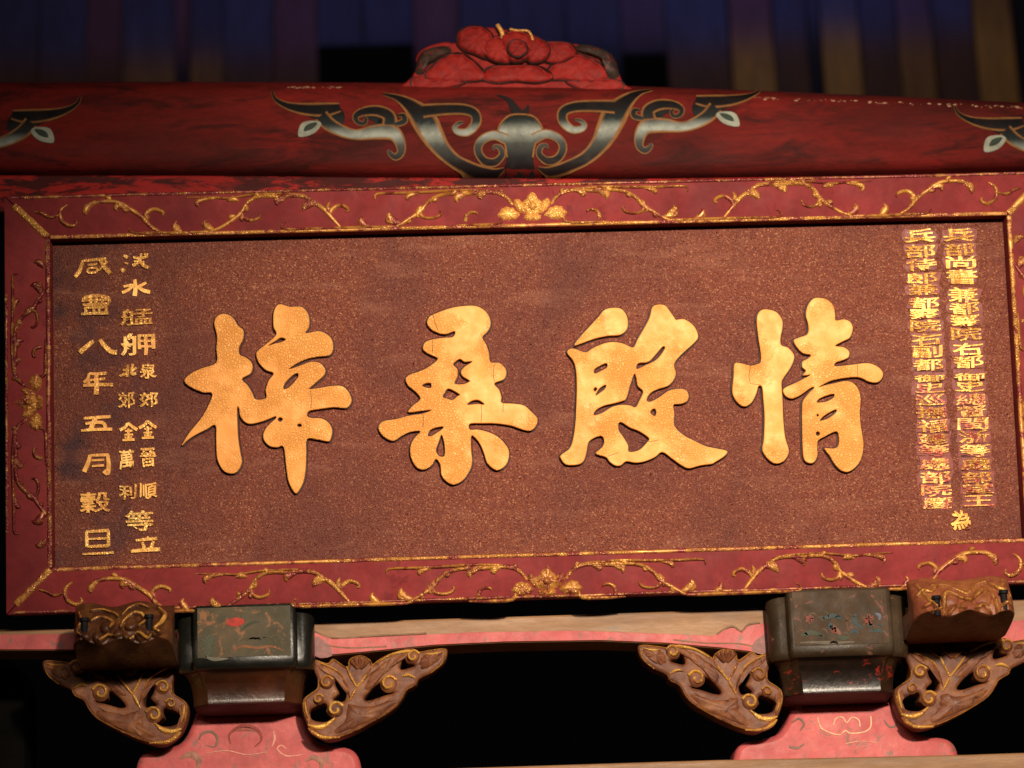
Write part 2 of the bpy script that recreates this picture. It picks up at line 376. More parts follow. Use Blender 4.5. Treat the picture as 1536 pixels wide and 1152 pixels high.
for p in (TL, TR, BL, BR):
    q = out(p); a = (p[0]+(q[0]-p[0])*.05, p[1]+(q[1]-p[1])*.05); b = (p[0]+(q[0]-p[0])*.78, p[1]+(q[1]-p[1])*.78)
    bar('mitre_strip', a, b, .0085, .006, M['gold_worn'], plaque, seg=8)

# --- carved vine of the frame, traced on the right half of the top rail and mirrored
def c3(pts): return [PL(*p, RN) for p in crop(700, 0, 2.954, pts)]
def c4(pts): return [PL(*p, RN) for p in crop(1016, 0, 2.954, pts)]
U = 1/2.954/600                              # one crop pixel in metres
VINE = [  # points, half widths in crop pixels
 (c3([(375,905),(400,870),(440,848),(500,842),(580,846),(650,842),(710,852),(755,880),(785,915),(830,940),(880,968),(900,973)]), (6,8,8,8,8,7,8,8,9,8,7,4)),
 (c3([(785,912),(778,935),(745,945),(708,940),(692,924),(700,915)]), (7,7,6,6,5,3)),
 (c3([(775,885),(785,905),(800,930),(790,938)]), (4,14,9,3)),
 (c3([(420,857),(440,842),(520,834),(620,828),(740,829),(860,828),(968,826),(978,850)]), (3,5,6,6,6,6,5,3)),
 (c3([(470,838),(505,848),(520,860),(508,872)]), (4,13,11,2)),
 (c3([(565,834),(600,848),(622,862),(618,884)]), (4,16,13,2)),
 (c3([(785,835),(820,838),(838,850),(830,860)]), (3,10,9,2)),
 (c3([(428,958),(445,985),(540,986),(632,982)]), (6,7,7,3)),
 (c3([(590,968),(582,940),(560,928),(536,932),(534,942)]), (8,8,6,5,2)),
 (c3([(895,975),(950,974),(1100,970),(1250,966),(1382,962),(1388,938),(1370,930)]), (5,7,7,7,6,4,2)),
 (c3([(868,962),(900,952),(922,928),(915,908)]), (4,15,13,2)),
 (c3([(905,960),(930,950),(935,930)]), (3,8,2)),
 (c3([(1012,968),(1038,955),(1048,935),(1040,922)]), (4,15,10,2)),
 (c4([(205,965),(240,922),(270,885),(310,852),(350,825),(400,816),(460,819),(520,812),(570,818),(610,845),(632,880),(680,915),(730,942),(775,955)]), (4,8,9,9,8,8,8,8,8,8,9,8,7,4)),
 (c4([(250,912),(240,888),(205,868),(172,880),(166,894),(178,898)]), (5,10,8,7,6,3)),
 (c4([(245,850),(256,875),(252,905)]), (2,9,4)),
 (c4([(628,872),(626,900),(592,916),(556,905),(550,886)]), (7,8,7,6,3)),
 (c4([(618,890),(632,905),(630,920)]), (3,10,2)),
 (c4([(295,860),(325,852),(352,866),(362,886)]), (5,17,15,2)),
 (c4([(420,818),(452,826),(474,842),(470,856)]), (4,13,11,2)),
 (c4([(640,828),(665,818),(692,826)]), (4,13,3)),
 (c4([(350,815),(420,808),(520,804),(600,806),(680,815),(745,808),(862,802)]), (3,5,5,5,5,5,2)),
 (c4([(730,810),(790,815),(820,828),(816,848)]), (4,8,12,2)),
 (c4([(780,955),(880,957),(1000,951),(1100,946),(1126,925)]), (5,7,7,7,2)),
 (c4([(755,948),(780,938),(795,918),(785,902)]), (4,15,12,2)),
 (c4([(895,955),(915,938),(925,918),(915,902)]), (4,15,11,2)),
 (c4([(985,948),(1030,920),(1060,880),(1110,842),(1160,810),(1220,802),(1280,810),(1312,850)]), (4,8,9,9,9,8,9,4)),
 (c4([(1048,898),(1046,866),(1012,846),(972,860),(974,876)]), (4,9,8,7,3)),
 (c4([(1120,845),(1150,822),(1172,832),(1168,848)]), (4,15,12,2)),
 (c4([(1270,815),(1295,822),(1306,845),(1300,858)]), (4,14,11,2)),
 (c4([(1380,808),(1412,835),(1408,880),(1372,903),(1346,890),(1352,875)]), (3,8,8,8,7,3)),
 (c4([(1412,850),(1455,860),(1490,842),(1525,832)]), (3,7,7,3)),
]
def leaflets():                              # small leaves set alternately along the long stems
    extra = []
    for pts, ws in VINE:
        if len(pts) < 8: continue
        q = smooth(pts, 2, False); sd = 1
        for i in range(3, len(q)-3, 3):
            (x0, z0), (x1, z1) = q[i-1], q[i+1]; dx, dz = x1-x0, z1-z0; L = math.hypot(dx, dz) or 1; dx /= L; dz /= L
            nx, nz = -dz*sd, dx*sd; x, z = q[i]; l = random.uniform(20, 30)*U; sd = -sd
            t = (x+nx*l*.55+dx*l*1.15, z+nz*l*.55+dz*l*1.15)
            if not (hh+.014 < t[1] < hh+fr-.010): continue
            extra.append(([(x, z), (x+nx*l*.35+dx*l*.25, z+nz*l*.35+dz*l*.25), (x+nx*l*.6+dx*l*.7, z+nz*l*.6+dz*l*.7), t], (3, 8, random.uniform(8, 11), 2)))
    return extra
VINE = VINE+leaflets()
lotc = PL(798, 306, RN)
LOT = [ # cushions of the lotus, centre part and the right petals (mirrored)
 (c3([(250,895),(270,868),(290,846),(310,868),(332,895),(340,925),(318,950),(290,962),(262,950),(240,925)]), .010, 0),
 (c3([(268,905),(290,888),(312,905),(314,925),(292,938),(270,925)]), .016, 0),
 (c3([(325,905),(345,880),(366,880),(370,905),(350,935),(325,945)]), .009, 1),
 (c3([(345,950),(372,918),(410,910),(432,925),(445,945),(425,968),(390,972),(362,965)]), .010, 1),
 (c3([(285,955),(310,948),(332,955),(322,975),(295,978)]), .009, 1),
]
def vines(kind, mp2, cx, parent, mats, keep=None):
    for side in (1, -1):
        mb = MB()
        for pts, ws in VINE:
            if keep and not keep(pts): continue
            stroke(mb, [mp2(side*(x-cx), z) for x, z in pts], [a*U*1.2 for a in ws], .0085, plq, RN-.001, k=6, res=3)
        mb.build('carved_vine', mats[0 if side > 0 else 1], parent)
    mb = MB()
    for pts, h, mir in LOT:
        dome(mb, [mp2(x-cx, z) for x, z in pts], h, plq, RN-.001, res=5, fold=.0016, nf=8)
        if mir: dome(mb, [mp2(-(x-cx), z) for x, z in pts], h, plq, RN-.001, res=5, fold=.0016, nf=8)
    mb.build('carved_lotus', mats[2], parent)
cx = lotc[0]
vines('top', lambda dx, z: (cx+dx, z), cx, rails['top'], (M['gold_worn'], M['gold_worn'], M['gold_small']))
lb = PL(820, 868, RN); dzb = lb[1]-lotc[1]
vines('bot', lambda dx, z: (lb[0]+dx, z+dzb), cx, rails['bot'], (M['gold_worn'], M['gold_worn'], M['gold_worn']))
midz = hh+fr/2
lc = PL(46, 604, RN)
def vert(xc, sgn): return lambda dx, z: (xc+sgn*(z-midz)*.92, lc[1]+dx*.82)
vines('lef', vert(-hw-fr/2, -1), cx, rails['lef'], (M['gold_dim'], M['gold_dim'], M['gold_worn']), keep=lambda p: max(abs(x-cx) for x, z in p) < .46)
vines('rig', vert(hw+fr/2, 1), cx, rails['rig'], (M['gold_worn'], M['gold_worn'], M['gold_worn']), keep=lambda p: max(abs(x-cx) for x, z in p) < .46)

# --- the four large characters, traced
CH = [
 ('梓', (260,440,3.6), [[(220,160),(240,120),(280,110),(320,130),(350,175),(378,200),(375,250),(355,290),(358,330),(390,345),(420,370),(428,400),(415,435),(370,462),(400,495),(425,535),(445,572),(500,565),(498,520),(515,470),(540,432),(500,415),(465,380),(448,340),(455,310),(505,270),(545,235),(555,212),(540,180),(540,110),(555,70),(580,58),(630,72),(690,72),(725,105),(735,150),(730,185),(715,215),(780,203),(820,215),(850,240),(862,270),(860,310),(840,335),(780,342),(720,355),(665,380),(625,408),(690,388),(740,370),(790,375),(820,410),(815,440),(790,465),(740,508),(735,517),(790,510),(850,500),(910,500),(945,530),(962,570),(955,600),(930,620),(870,615),(790,625),(735,635),(722,660),(745,672),(800,675),(840,700),(858,740),(850,785),(835,800),(780,790),(722,788),(718,860),(715,940),(705,1010),(685,1055),(665,1080),(645,1065),(620,1010),(608,930),(595,830),(560,832),(520,825),(490,795),(485,760),(505,720),(530,695),(552,676),(550,665),(500,685),(450,700),(410,705),(380,690),(360,660),(355,625),(345,615),(345,680),(350,780),(362,860),(370,910),(355,950),(330,972),(290,970),(260,945),(238,900),(232,850),(230,780),(226,712),(180,735),(120,765),(75,795),(45,822),(80,760),(120,710),(165,650),(210,545),(160,535),(110,515),(70,490),(60,465),(90,435),(150,405),(230,375),(232,300),(235,230)]],
  [[(512,282),(550,258),(580,240),(606,248),(585,262),(545,272)],[(595,515),(600,490),(630,455),(665,432),(675,445),(655,475),(620,510)],[(563,682),(575,670),(590,678),(578,694)],[(668,712),(682,704),(693,713),(682,722)]]),
 ('桑', (550,440,3.6), [[(325,160),(340,125),(380,105),(450,80),(520,68),(590,68),(640,95),(665,135),(668,175),(650,210),(625,238),(645,275),(660,320),(668,370),(715,375),(745,400),(755,430),(740,465),(690,487),(715,520),(728,560),(730,590),(790,595),(850,605),(890,640),(922,675),(915,715),(885,742),(840,735),(780,715),(700,703),(620,702),(558,705),(557,735),(600,735),(660,750),(710,775),(745,810),(768,850),(765,900),(745,935),(710,955),(680,945),(650,915),(635,870),(615,820),(590,785),(565,772),(565,850),(570,910),(555,960),(520,1010),(470,1033),(430,1015),(403,980),(398,930),(375,895),(350,930),(310,952),(270,940),(240,890),(235,830),(255,785),(290,745),(240,748),(190,770),(145,797),(100,780),(68,745),(65,715),(90,690),(150,680),(230,660),(300,650),(350,630),(300,634),(225,642),(250,605),(290,570),(262,530),(225,500),(210,465),(230,440),(300,415),(350,385),(383,352),(340,330),(305,305),(310,270),(340,252),(410,240),(465,235),(475,205),(430,220),(390,215),(350,195)]],
  [[(468,385),(485,365),(505,355),(530,370),(570,368),(530,395),(510,420),(515,445),(545,465),(555,475),(520,490),(475,487),(490,450),(490,410)],[(300,497),(325,485),(347,487),(345,510),(320,508)],[(412,560),(420,540),(443,515),(500,545),(490,555),(465,575),(440,570)],[(543,600),(570,580),(605,577),(635,600),(600,597),(570,600)],[(330,765),(345,738),(375,725),(412,720),(405,735),(375,755),(345,772)],[(375,850),(390,800),(405,765),(420,820),(420,875),(395,880)]]),
 ('殷', (820,440,3.6), [[(148,282),(180,235),(230,180),(280,125),(310,90),(350,78),(400,82),(430,115),(440,160),(430,200),(395,225),(330,230),(260,245),(190,270)],
   [(110,320),(125,300),(155,300),(210,318),(250,295),(310,270),(360,262),(410,270),(445,285),(470,290),(490,250),(530,180),(555,130),(570,75),(600,60),(640,65),(665,95),(690,130),(700,142),(740,138),(785,165),(810,200),(818,240),(790,275),(740,320),(690,378),(698,430),(685,470),(655,500),(600,518),(560,540),(540,575),(560,585),(610,560),(660,525),(720,515),(755,525),(768,555),(755,585),(720,598),(685,602),(690,650),(690,715),(740,765),(800,797),(860,825),(920,838),(975,852),(960,880),(910,912),(890,922),(830,930),(770,945),(730,930),(680,895),(625,858),(585,885),(530,908),(480,915),(430,908),(400,930),(370,930),(340,910),(320,885),(265,865),(300,830),(310,795),(290,770),(230,800),(215,860),(200,905),(170,925),(105,925),(75,890),(80,870),(125,835),(145,770),(155,690),(160,590),(162,480),(155,400),(140,360)]],
  [[(255,425),(265,405),(320,378),(325,400),(300,415),(265,432)],[(265,550),(285,515),(318,495),(315,515),(290,535)],[(253,520),(263,508),(272,516),(262,530)],[(255,658),(268,630),(310,607),(360,595),(405,583),(430,568),(450,500),(472,438),(482,450),(492,500),(520,530),(500,580),(480,615),(450,605),(400,602),(350,615),(300,645)],[(487,408),(495,378),(550,370),(590,330),(625,290),(638,292),(625,320),(590,360),(540,385)],[(388,705),(405,697),(450,725),(500,745),(550,780),(545,800),(500,845),(445,855),(440,820),(410,770),(390,740)],[(560,640),(580,622),(592,640),(585,662),(570,655)]]),
 ('情', (1060,420,3.6), [[(270,230),(275,185),(300,160),(340,160),(380,175),(408,215),(410,260),(400,310),(403,350),(440,365),(470,400),(472,430),(450,480),(415,530),(405,560),(410,640),(415,760),(425,850),(443,910),(440,945),(415,980),(375,992),(340,975),(310,940),(300,910),(308,860),(312,740),(305,640),(298,578),(280,575),(270,610),(245,660),(210,683),(175,670),(145,630),(138,590),(145,520),(150,452),(190,450),(235,462),(270,455),(292,440),(290,380),(280,320)],
   [(535,190),(545,140),(570,105),(600,95),(650,105),(685,140),(695,190),(698,218),(740,212),(775,225),(790,260),(775,310),(740,330),(695,355),(740,362),(770,385),(768,415),(745,430),(700,445),(692,465),(740,462),(800,455),(870,448),(920,465),(950,495),(950,525),(925,552),(880,550),(820,525),(740,530),(670,545),(608,577),(640,568),(700,555),(750,545),(790,555),(820,590),(832,640),(828,720),(835,800),(848,880),(840,950),(815,1000),(770,1035),(730,1030),(695,1000),(665,950),(635,908),(680,910),(710,897),(714,850),(700,818),(640,845),(604,866),(598,900),(598,950),(580,985),(550,988),(525,965),(518,900),(515,800),(515,700),(520,655),(548,615),(582,580),(560,585),(510,620),(465,640),(430,630),(412,600),(425,580),(470,560),(520,535),(560,512),(520,515),(535,490),(515,470),(518,440),(545,425),(562,405),(520,395),(485,360),(470,325),(500,310),(545,290),(548,240)]],
  [[(597,655),(620,635),(685,615),(685,635),(650,655),(605,662)],[(612,760),(640,730),(695,700),(698,715),(660,745)],[(590,830),(600,818),(612,830),(600,842)],[(594,730),(600,724),(606,730),(600,738)]]),
]
CRACK = {'梓': [[(742,522),(745,570),(743,622)]], '桑': [[(358,112),(366,150),(385,200)], [(356,255),(354,280),(356,318)], [(690,382),(684,430),(690,478)], [(304,652),(306,690),(302,725)], [(618,602),(620,650),(618,698)], [(738,594),(736,640)]],
 '殷': [[(500,790),(560,800),(610,790)], [(330,880),(390,860)]], '情': [[(236,464),(228,520),(236,560)], [(240,560),(290,566)], [(816,456),(812,520)]]}
for chx, cr, outs, hols in CH:
    tr = lambda P: [PL(*p, .014) for p in crop(*cr, P)]
    o = [tr(P) for P in outs]; h = [tr(P) for P in hols]
    c = slab('large_character', o, h, plq, 0, .015, M['gold'], plaque, 'raised gold character '+chx, bevel=.0022, res=4)
    mb = MB()
    for P in o+h:
        q = smooth(P, 4); q = q+q[:2]; stroke(mb, q, .0042, .0020, plq, -.0005, k=4, res=1, flat=True)
    mb.build('dark_edge', M['outline'], c)
    for P in CRACK.get(chx, []):
        mb = MB(); q = smooth([PL(*p, .015) for p in crop(*cr, P)], 3, False); q = [(x+random.uniform(-.0004, .0004), z) for x, z in q]
        stroke(mb, q, .0007, .0004, plq, .0149, k=3, res=1, flat=True); mb.build('crack', M['outline'], c)

# --- the small inscriptions: raised gold characters
def glyph(ch, cxp, cyp, wp, hp, mat, h=.006, tilt=0.0, bold=.022):
    a0 = None
    for off in (0, bold, bold*.8, bold*.62, .01, .006, 0):      # the boldest outline whose fill comes out whole
        cu = bpy.data.curves.new('glyph', 'FONT'); cu.body = ch; cu.size = 1; cu.extrude = .05; cu.offset = off; cu.resolution_u = 3
        ob = bpy.data.objects.new('glyph', cu); me = bpy.data.meshes.new_from_object(ob)
        bpy.data.objects.remove(ob); bpy.data.curves.remove(cu)
        ar = sum(p.area for p in me.polygons if abs(p.normal.z) > .9)
        if a0 is None: a0 = ar; continue
        if ar >= a0*(1+off*24): break
    me.materials.clear(); me.name = 'small_character'
    xs = [v.co.x for v in me.vertices]; ys = [v.co.y for v in me.vertices]
    x0, z0 = PL(cxp-wp/2, cyp, .004)[0], PL(cxp, cyp+hp/2, .004)[1]; x1, z1 = PL(cxp+wp/2, cyp, .004)[0], PL(cxp, cyp-hp/2, .004)[1]
    ax, bx, ay, by = min(xs), max(xs), min(ys), max(ys)
    ph = random.uniform(0, 6.28)
    for v in me.vertices:
        u, t = (v.co.x-ax)/(bx-ax), (v.co.y-ay)/(by-ay)
        x = x0+(x1-x0)*u; z = z0+(z1-z0)*t
        x += .0011*math.sin(t*9+ph)+tilt*(z-(z0+z1)/2); z += .0012*math.sin(u*7+ph*2)-.0025*math.sin(u*math.pi)+.0012
        v.co = plq(x, z, -.001 if v.co.z < 0 else h)
    return link('small_character', me, mat, plaque)
LEFT = [('咸',138,400,56,31),('豐',143,457,46,33),('八',146,519,57,24),('年',147,571,47,37),('五',147,635,47,25),('月',147,694,38,33),('穀',143,753,47,31),('旦',148,813,46,41),
 ('淡',203,395,45,33),('水',204,431,44,27),('艋',205,475,49,25),('舺',207,516,51,34),('北',192,556,25,22),('泉',222,556,25,23),('郊',190,600,25,25),('郊',223,599,29,23),
 ('金',192,648,28,28),('金',223,645,27,27),('萬',190,689,22,29),('晉',222,686,24,28),('利',192,738,26,22),('順',222,736,27,23),('等',209,781,42,31),('立',219,816,46,24)]
A_, B2 = 0, 1
DRAWN = {  # characters drawn stroke by stroke: crop, [(points, half width)]
 '咸': (A_, [([(540,142),(610,133),(705,126)],8), ([(548,142),(532,200),(498,246)],10), ([(582,166),(645,160)],6), ([(585,190),(640,186),(640,212),(588,216),(585,192)],6), ([(662,120),(688,172),(732,222)],11), ([(700,140),(716,152)],6), ([(655,205),(705,152)],6)]),
 '豐': (A_, [([(552,412),(565,384),(640,370),(715,382),(726,415)],9), ([(550,432),(640,428),(727,425)],8), ([(560,402),(720,398)],7), ([(600,378),(602,428)],8), ([(640,370),(640,428)],9), ([(682,376),(682,426)],8), ([(560,452),(715,446)],7), ([(566,452),(574,482)],8), ([(710,446),(704,480)],8), ([(622,455),(628,485)],7), ([(662,455),(660,482)],7), ([(540,494),(640,488),(722,486)],8)]),
 '八': (A_, [([(622,670),(585,700),(528,748)],12), ([(662,662),(700,708),(740,742),(778,746)],12)]),
 '年': (A_, [([(592,886),(640,890),(712,884)],8), ([(592,886),(582,925),(556,946)],8), ([(586,932),(700,922)],7), ([(552,968),(640,962),(752,962)],9), ([(640,885),(642,960),(638,1028)],12), ([(594,930),(584,966)],8)]),
 '五': (B2, [([(556,122),(640,116),(735,110)],8), ([(640,116),(618,155),(602,196)],12), ([(568,156),(680,150),(702,194)],9), ([(540,203),(640,196),(746,194)],8)]),
 '月': (B2, [([(600,364),(584,420),(558,478)],11), ([(600,368),(722,364)],8), ([(716,364),(722,430),(716,488),(690,470)],11), ([(608,402),(692,398)],6), ([(612,440),(692,434)],6)]),
 '旦': (B2, [([(574,876),(578,978)],9), ([(572,876),(722,866)],8), ([(720,866),(720,972)],9), ([(578,974),(722,968)],8), ([(582,924),(716,918)],6), ([(548,1024),(650,1020),(756,1014)],6)]),
 '水': (A_, [([(895,262),(900,320),(894,372)],11), ([(820,310),(882,300),(852,332),(812,350)],8), ([(972,284),(918,312)],8), ([(912,308),(955,336),(998,346)],10)]),
 '淡': (A_, [([(820,102),(848,116)],9), ([(830,150),(850,158)],5), ([(806,192),(826,210)],10), ([(938,90),(928,140),(882,172)],8), ([(885,115),(930,122),(984,108)],7), ([(925,128),(950,165),(988,186)],9), ([(890,140),(960,150)],6), ([(958,92),(984,100)],7)]),
 '立': (B2, [([(902,934),(970,926),(1044,920)],8), ([(978,908),(986,925)],8), ([(945,945),(960,986)],8), ([(1020,940),(1002,986)],8), ([(870,1006),(970,996),(1064,992)],10)]),
 '北': (A_, [([(850,828),(844,908)],8), ([(815,862),(845,866)],6), ([(796,904),(845,884)],7), ([(882,822),(876,888),(906,886)],8), ([(908,850),(880,866)],6)]),
}
GOLDCH = [([(850,152),(832,180),(796,200)],8), ([(850,152),(880,178),(912,198)],8), ([(830,206),(880,203)],5), ([(825,232),(885,229)],5), ([(853,190),(853,264)],7), ([(815,267),(895,263)],7), ([(832,242),(838,256)],5), ([(874,240),(868,256)],5)]
ng = 0
for a in LEFT:
    if a[0] == '金': d = (B2, [([(x+128*ng, y-14*ng) for x, y in P], w_) for P, w_ in GOLDCH]); ng += 1
    else: d = DRAWN.get(a[0])
    if d is None: glyph(*a, M['gold_small'], bold=.018); continue
    mb = MB()
    for P, w_ in d[1]:
        q = [PL(*p, .004) for p in crop(0, 600 if d[0] else 360, 4.43, P)]
        w_ *= 1.42; ww = [w_*.78/4.43/600]+[w_/4.43/600]*(len(q)-2)+[w_*1.02/4.43/600]
        if len(q) == 2: q = [q[0], tuple((u+v)/2 for u, v in zip(*q)), q[1]]; ww = [ww[0], ww[0]*1.25, ww[-1]]
        stroke(mb, q, ww, .005+.0002*len(mb.v)/40, plq, -.0005, k=6, res=4, flat=True)
    mb.build('small_character', M['gold_small'], plaque)
ya = [320+v/4.43 for v in (143,240,325,420,540,630,710,800,900,985,1075)]+[560+v/4.43 for v in (85,170,250,335,420,510,600,690,765,845)]
yb = [320+v/4.43 for v in (150,250,340,430,505,595,665,745,835,920,1005,1085)]+[560+v/4.43 for v in (95,175,260,350,435,510,600,690,775,860)]
for txt, ys, xa, xb in (('兵部尚書兼都察院右都御史總督閩浙等處部堂王', ya, 1438, 1468), ('兵部侍郎兼都察院右副都御史巡撫福建等處部院慶', yb, 1379, 1406)):
    for i, (ch, y) in enumerate(zip(txt, ys)):
        x = xa+(xb-xa)*(y-ys[0])/(ys[-1]-ys[0])
        gap = (ys[min(i+1, len(ys)-1)]-ys[max(i-1, 0)])/(2 if 0 < i < len(ys)-1 else 1)
        glyph(ch, x, y, 46, min(gap*.92, 25), M['gold_red'] if i < 12 else M['gold_red_worn'], .005, bold=.014)
        ow = 25; oh = gap*(.42 if i < 8 else .54)
        P = [PL(x+random.uniform(-4, 4)+sx*ow*.94, y+sz*oh+random.uniform(-2.2, 2.2)) for sx, sz in ((-1,-1),(-.4,-1),(.3,-1),(1,-1),(1.02,0),(1,1),(.3,1),(-.4,1),(-1,1),(-1.02,0))]
        slab('red_ground', [P], [], plq, -.001, .0012, M['redpatch'], plaque, bevel=.0003, res=2)
glyph('為', 1441, 780, 30, 30, M['gold_red'])

# ================================================================== the red beam above
beam = thing('painted_beam', 'bowed red timber beam with grey and black painted cloud scrolls above the plaque', 'beam')
BY = .30; BDEP = .13
top = smooth([PY(x, y, BY-.02) for x, y in ((-260,134),(0,133),(320,132),(640,134),(930,138),(1240,150),(1536,164),(1800,178))], 8, False)
bot = smooth([PY(x, y, BY-.05) for x, y in ((-260,266),(0,266),(320,267),(640,271),(930,273),(1240,268),(1536,260),(1800,256))], 8, False)
prof = [(.0,1.0),(.42,1.0),(.56,.97),(.70,.88),(.86,.74),(.94,.64),(.975,.45),(1.0,.10),(.995,-.25),(.965,-.6),(.92,-.8),(.84,-.93),(.7,-.985),(.35,-1.0),(0,-1)]
mb = MB(); vs = []; fs = []; K = len(prof)
for (x, zt), (x2, zb) in zip(top, bot):
    c, h = (zt+zb)/2, (zt-zb)/2
    for d, v in prof: vs.append((x, BY-BDEP*d, c+h*v))
    vs.append((x, BY+.12, zb)); vs.append((x, BY+.12, zt))
KK = K+2
for i in range(len(top)-1):
    for j in range(KK): fs.append((i*KK+j, i*KK+(j+1) % KK, (i+1)*KK+(j+1) % KK, (i+1)*KK+j))
fs += [tuple(range(KK)), tuple((len(top)-1)*KK+j for j in range(KK))]
mb.add(vs, fs)
bo = mb.build('timber', M['beam'], beam)
bvh = BVHTree.FromPolygons([Vector(v) for v in mb.v], mb.f)
def onbeam(x, z, n):
    hit, nrm, i, d = bvh.ray_cast(Vector((x, -1.5, z)), Vector((0, 1, 0)))
    if hit is None: return Vector((x, BY-.06-n, z))
    if nrm.y > 0: nrm = -nrm
    return hit+nrm*n
BF = BY-BDEP
def cb(pts, ox=380): return [PY(*p, BF+.01) for p in crop(ox, 0, 2.954, pts)]
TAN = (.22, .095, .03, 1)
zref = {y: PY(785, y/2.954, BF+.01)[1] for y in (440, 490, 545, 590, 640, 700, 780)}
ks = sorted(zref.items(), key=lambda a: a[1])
shade = {440:(.003,.003,.004), 490:(.004,.005,.006), 545:(.014,.020,.020), 590:(.30,.32,.28), 640:(.05,.055,.05), 700:(.008,.008,.009), 780:(.010,.005,.006)}  # graded by height: scroll shading, its pale middle also paints the beam's highlight
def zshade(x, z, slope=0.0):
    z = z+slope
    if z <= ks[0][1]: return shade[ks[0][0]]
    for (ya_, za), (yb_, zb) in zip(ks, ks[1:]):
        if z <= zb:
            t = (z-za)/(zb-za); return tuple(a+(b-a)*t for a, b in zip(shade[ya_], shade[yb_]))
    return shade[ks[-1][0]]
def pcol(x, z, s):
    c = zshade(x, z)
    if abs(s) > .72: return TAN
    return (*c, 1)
SCROLL = [  # body strokes (left half), crop pixels
 ([(85,408),(98,444),(150,474),(230,490),(320,492),(385,482)], (4,8,16,26,30,20)),
 ([(300,520),(340,560),(400,590),(460,603),(540,592),(610,592),(645,625),(655,675),(630,698),(604,680),(604,668)], (30,28,24,22,30,32,24,17,14,10,5)),
 ([(605,560),(600,520),(550,498),(490,502),(455,522),(462,548),(490,555),(500,535),(488,522)], (30,26,24,20,14,11,10,8,4)),
 ([(640,520),(665,520),(668,545),(630,560)], (6,12,14,12)),
 ([(575,422),(640,440),(700,478),(750,530),(790,600),(830,660),(890,712),(970,742),(1060,755),(1112,742)], (6,16,34,50,46,36,27,22,14,5)),
 ([(750,500),(840,492),(930,492),(980,512),(985,555),(950,592),(908,592),(892,575),(910,555),(935,550)], (30,26,24,22,20,18,15,12,9,4)),
 ([(1120,625),(1065,606),(1010,630),(995,672),(1022,712),(1070,718),(1102,690),(1092,660),(1068,655),(1062,672)], (22,20,18,17,17,16,14,12,8,4)),
]
FILL = [([(300,478),(360,500),(375,540),(330,545)], (26,34,30,18)), ([(470,498),(540,515),(590,540),(560,565),(500,575)], (24,34,40,26,10)), ([(180,482),(260,505),(330,520),(370,545)], (10,26,34,22)), ([(700,490),(780,520),(830,500)], (14,34,10))]
SCROLL = [(p, [a*1.25 for a in w_]) for p, w_ in SCROLL]
BUD = [[(203,612),(208,565),(235,545),(290,545),(300,565),(265,600)], [(225,590),(235,565),(265,552),(285,555),(262,580)]]
CEN = [(1130,522),(1180,514),(1240,524),(1275,565),(1282,605),(1250,640),(1238,700),(1250,775),(1180,780),(1110,775),(1124,700),(1112,640),(1082,605),(1092,560)]
STEM = [([(1080,425),(1128,445),(1160,490),(1175,520)], (4,12,22,20)), ([(1218,470),(1210,495),(1190,515)], (4,12,16))]
mcx = PY(380+1180/2.954, 200, BF+.01)[0]
def motif(off, name='cloud_scroll', parts=('l', 'c', 'r'), drop=0.0):
    for side in parts:
        mb = MB()
        if side == 'c':
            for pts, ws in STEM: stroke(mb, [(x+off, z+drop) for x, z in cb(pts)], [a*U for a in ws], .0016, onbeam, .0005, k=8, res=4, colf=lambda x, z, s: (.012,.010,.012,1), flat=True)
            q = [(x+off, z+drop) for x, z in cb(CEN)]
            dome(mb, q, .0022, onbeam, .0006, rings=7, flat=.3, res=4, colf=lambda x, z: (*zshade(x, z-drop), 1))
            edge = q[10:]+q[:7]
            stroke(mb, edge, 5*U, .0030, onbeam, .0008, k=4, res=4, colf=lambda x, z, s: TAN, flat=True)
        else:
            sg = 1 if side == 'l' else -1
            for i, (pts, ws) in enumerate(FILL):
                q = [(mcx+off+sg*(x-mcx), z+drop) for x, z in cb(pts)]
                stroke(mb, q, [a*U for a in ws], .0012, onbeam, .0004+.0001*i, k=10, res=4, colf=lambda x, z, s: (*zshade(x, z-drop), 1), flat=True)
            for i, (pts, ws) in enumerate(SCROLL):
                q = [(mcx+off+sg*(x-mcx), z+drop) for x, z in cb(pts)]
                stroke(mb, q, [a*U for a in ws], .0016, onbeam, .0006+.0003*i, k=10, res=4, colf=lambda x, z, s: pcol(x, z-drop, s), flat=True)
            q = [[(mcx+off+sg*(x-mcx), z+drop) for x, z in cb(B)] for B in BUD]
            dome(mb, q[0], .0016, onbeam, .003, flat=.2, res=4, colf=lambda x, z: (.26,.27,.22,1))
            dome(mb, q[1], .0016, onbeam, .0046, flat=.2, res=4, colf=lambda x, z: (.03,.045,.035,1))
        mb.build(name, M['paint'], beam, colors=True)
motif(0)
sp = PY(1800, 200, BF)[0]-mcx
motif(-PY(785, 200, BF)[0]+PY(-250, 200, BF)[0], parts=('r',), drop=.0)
motif(sp, parts=('l',), drop=PY(1450, 185, BF)[1]-PY(430, 163, BF)[1])
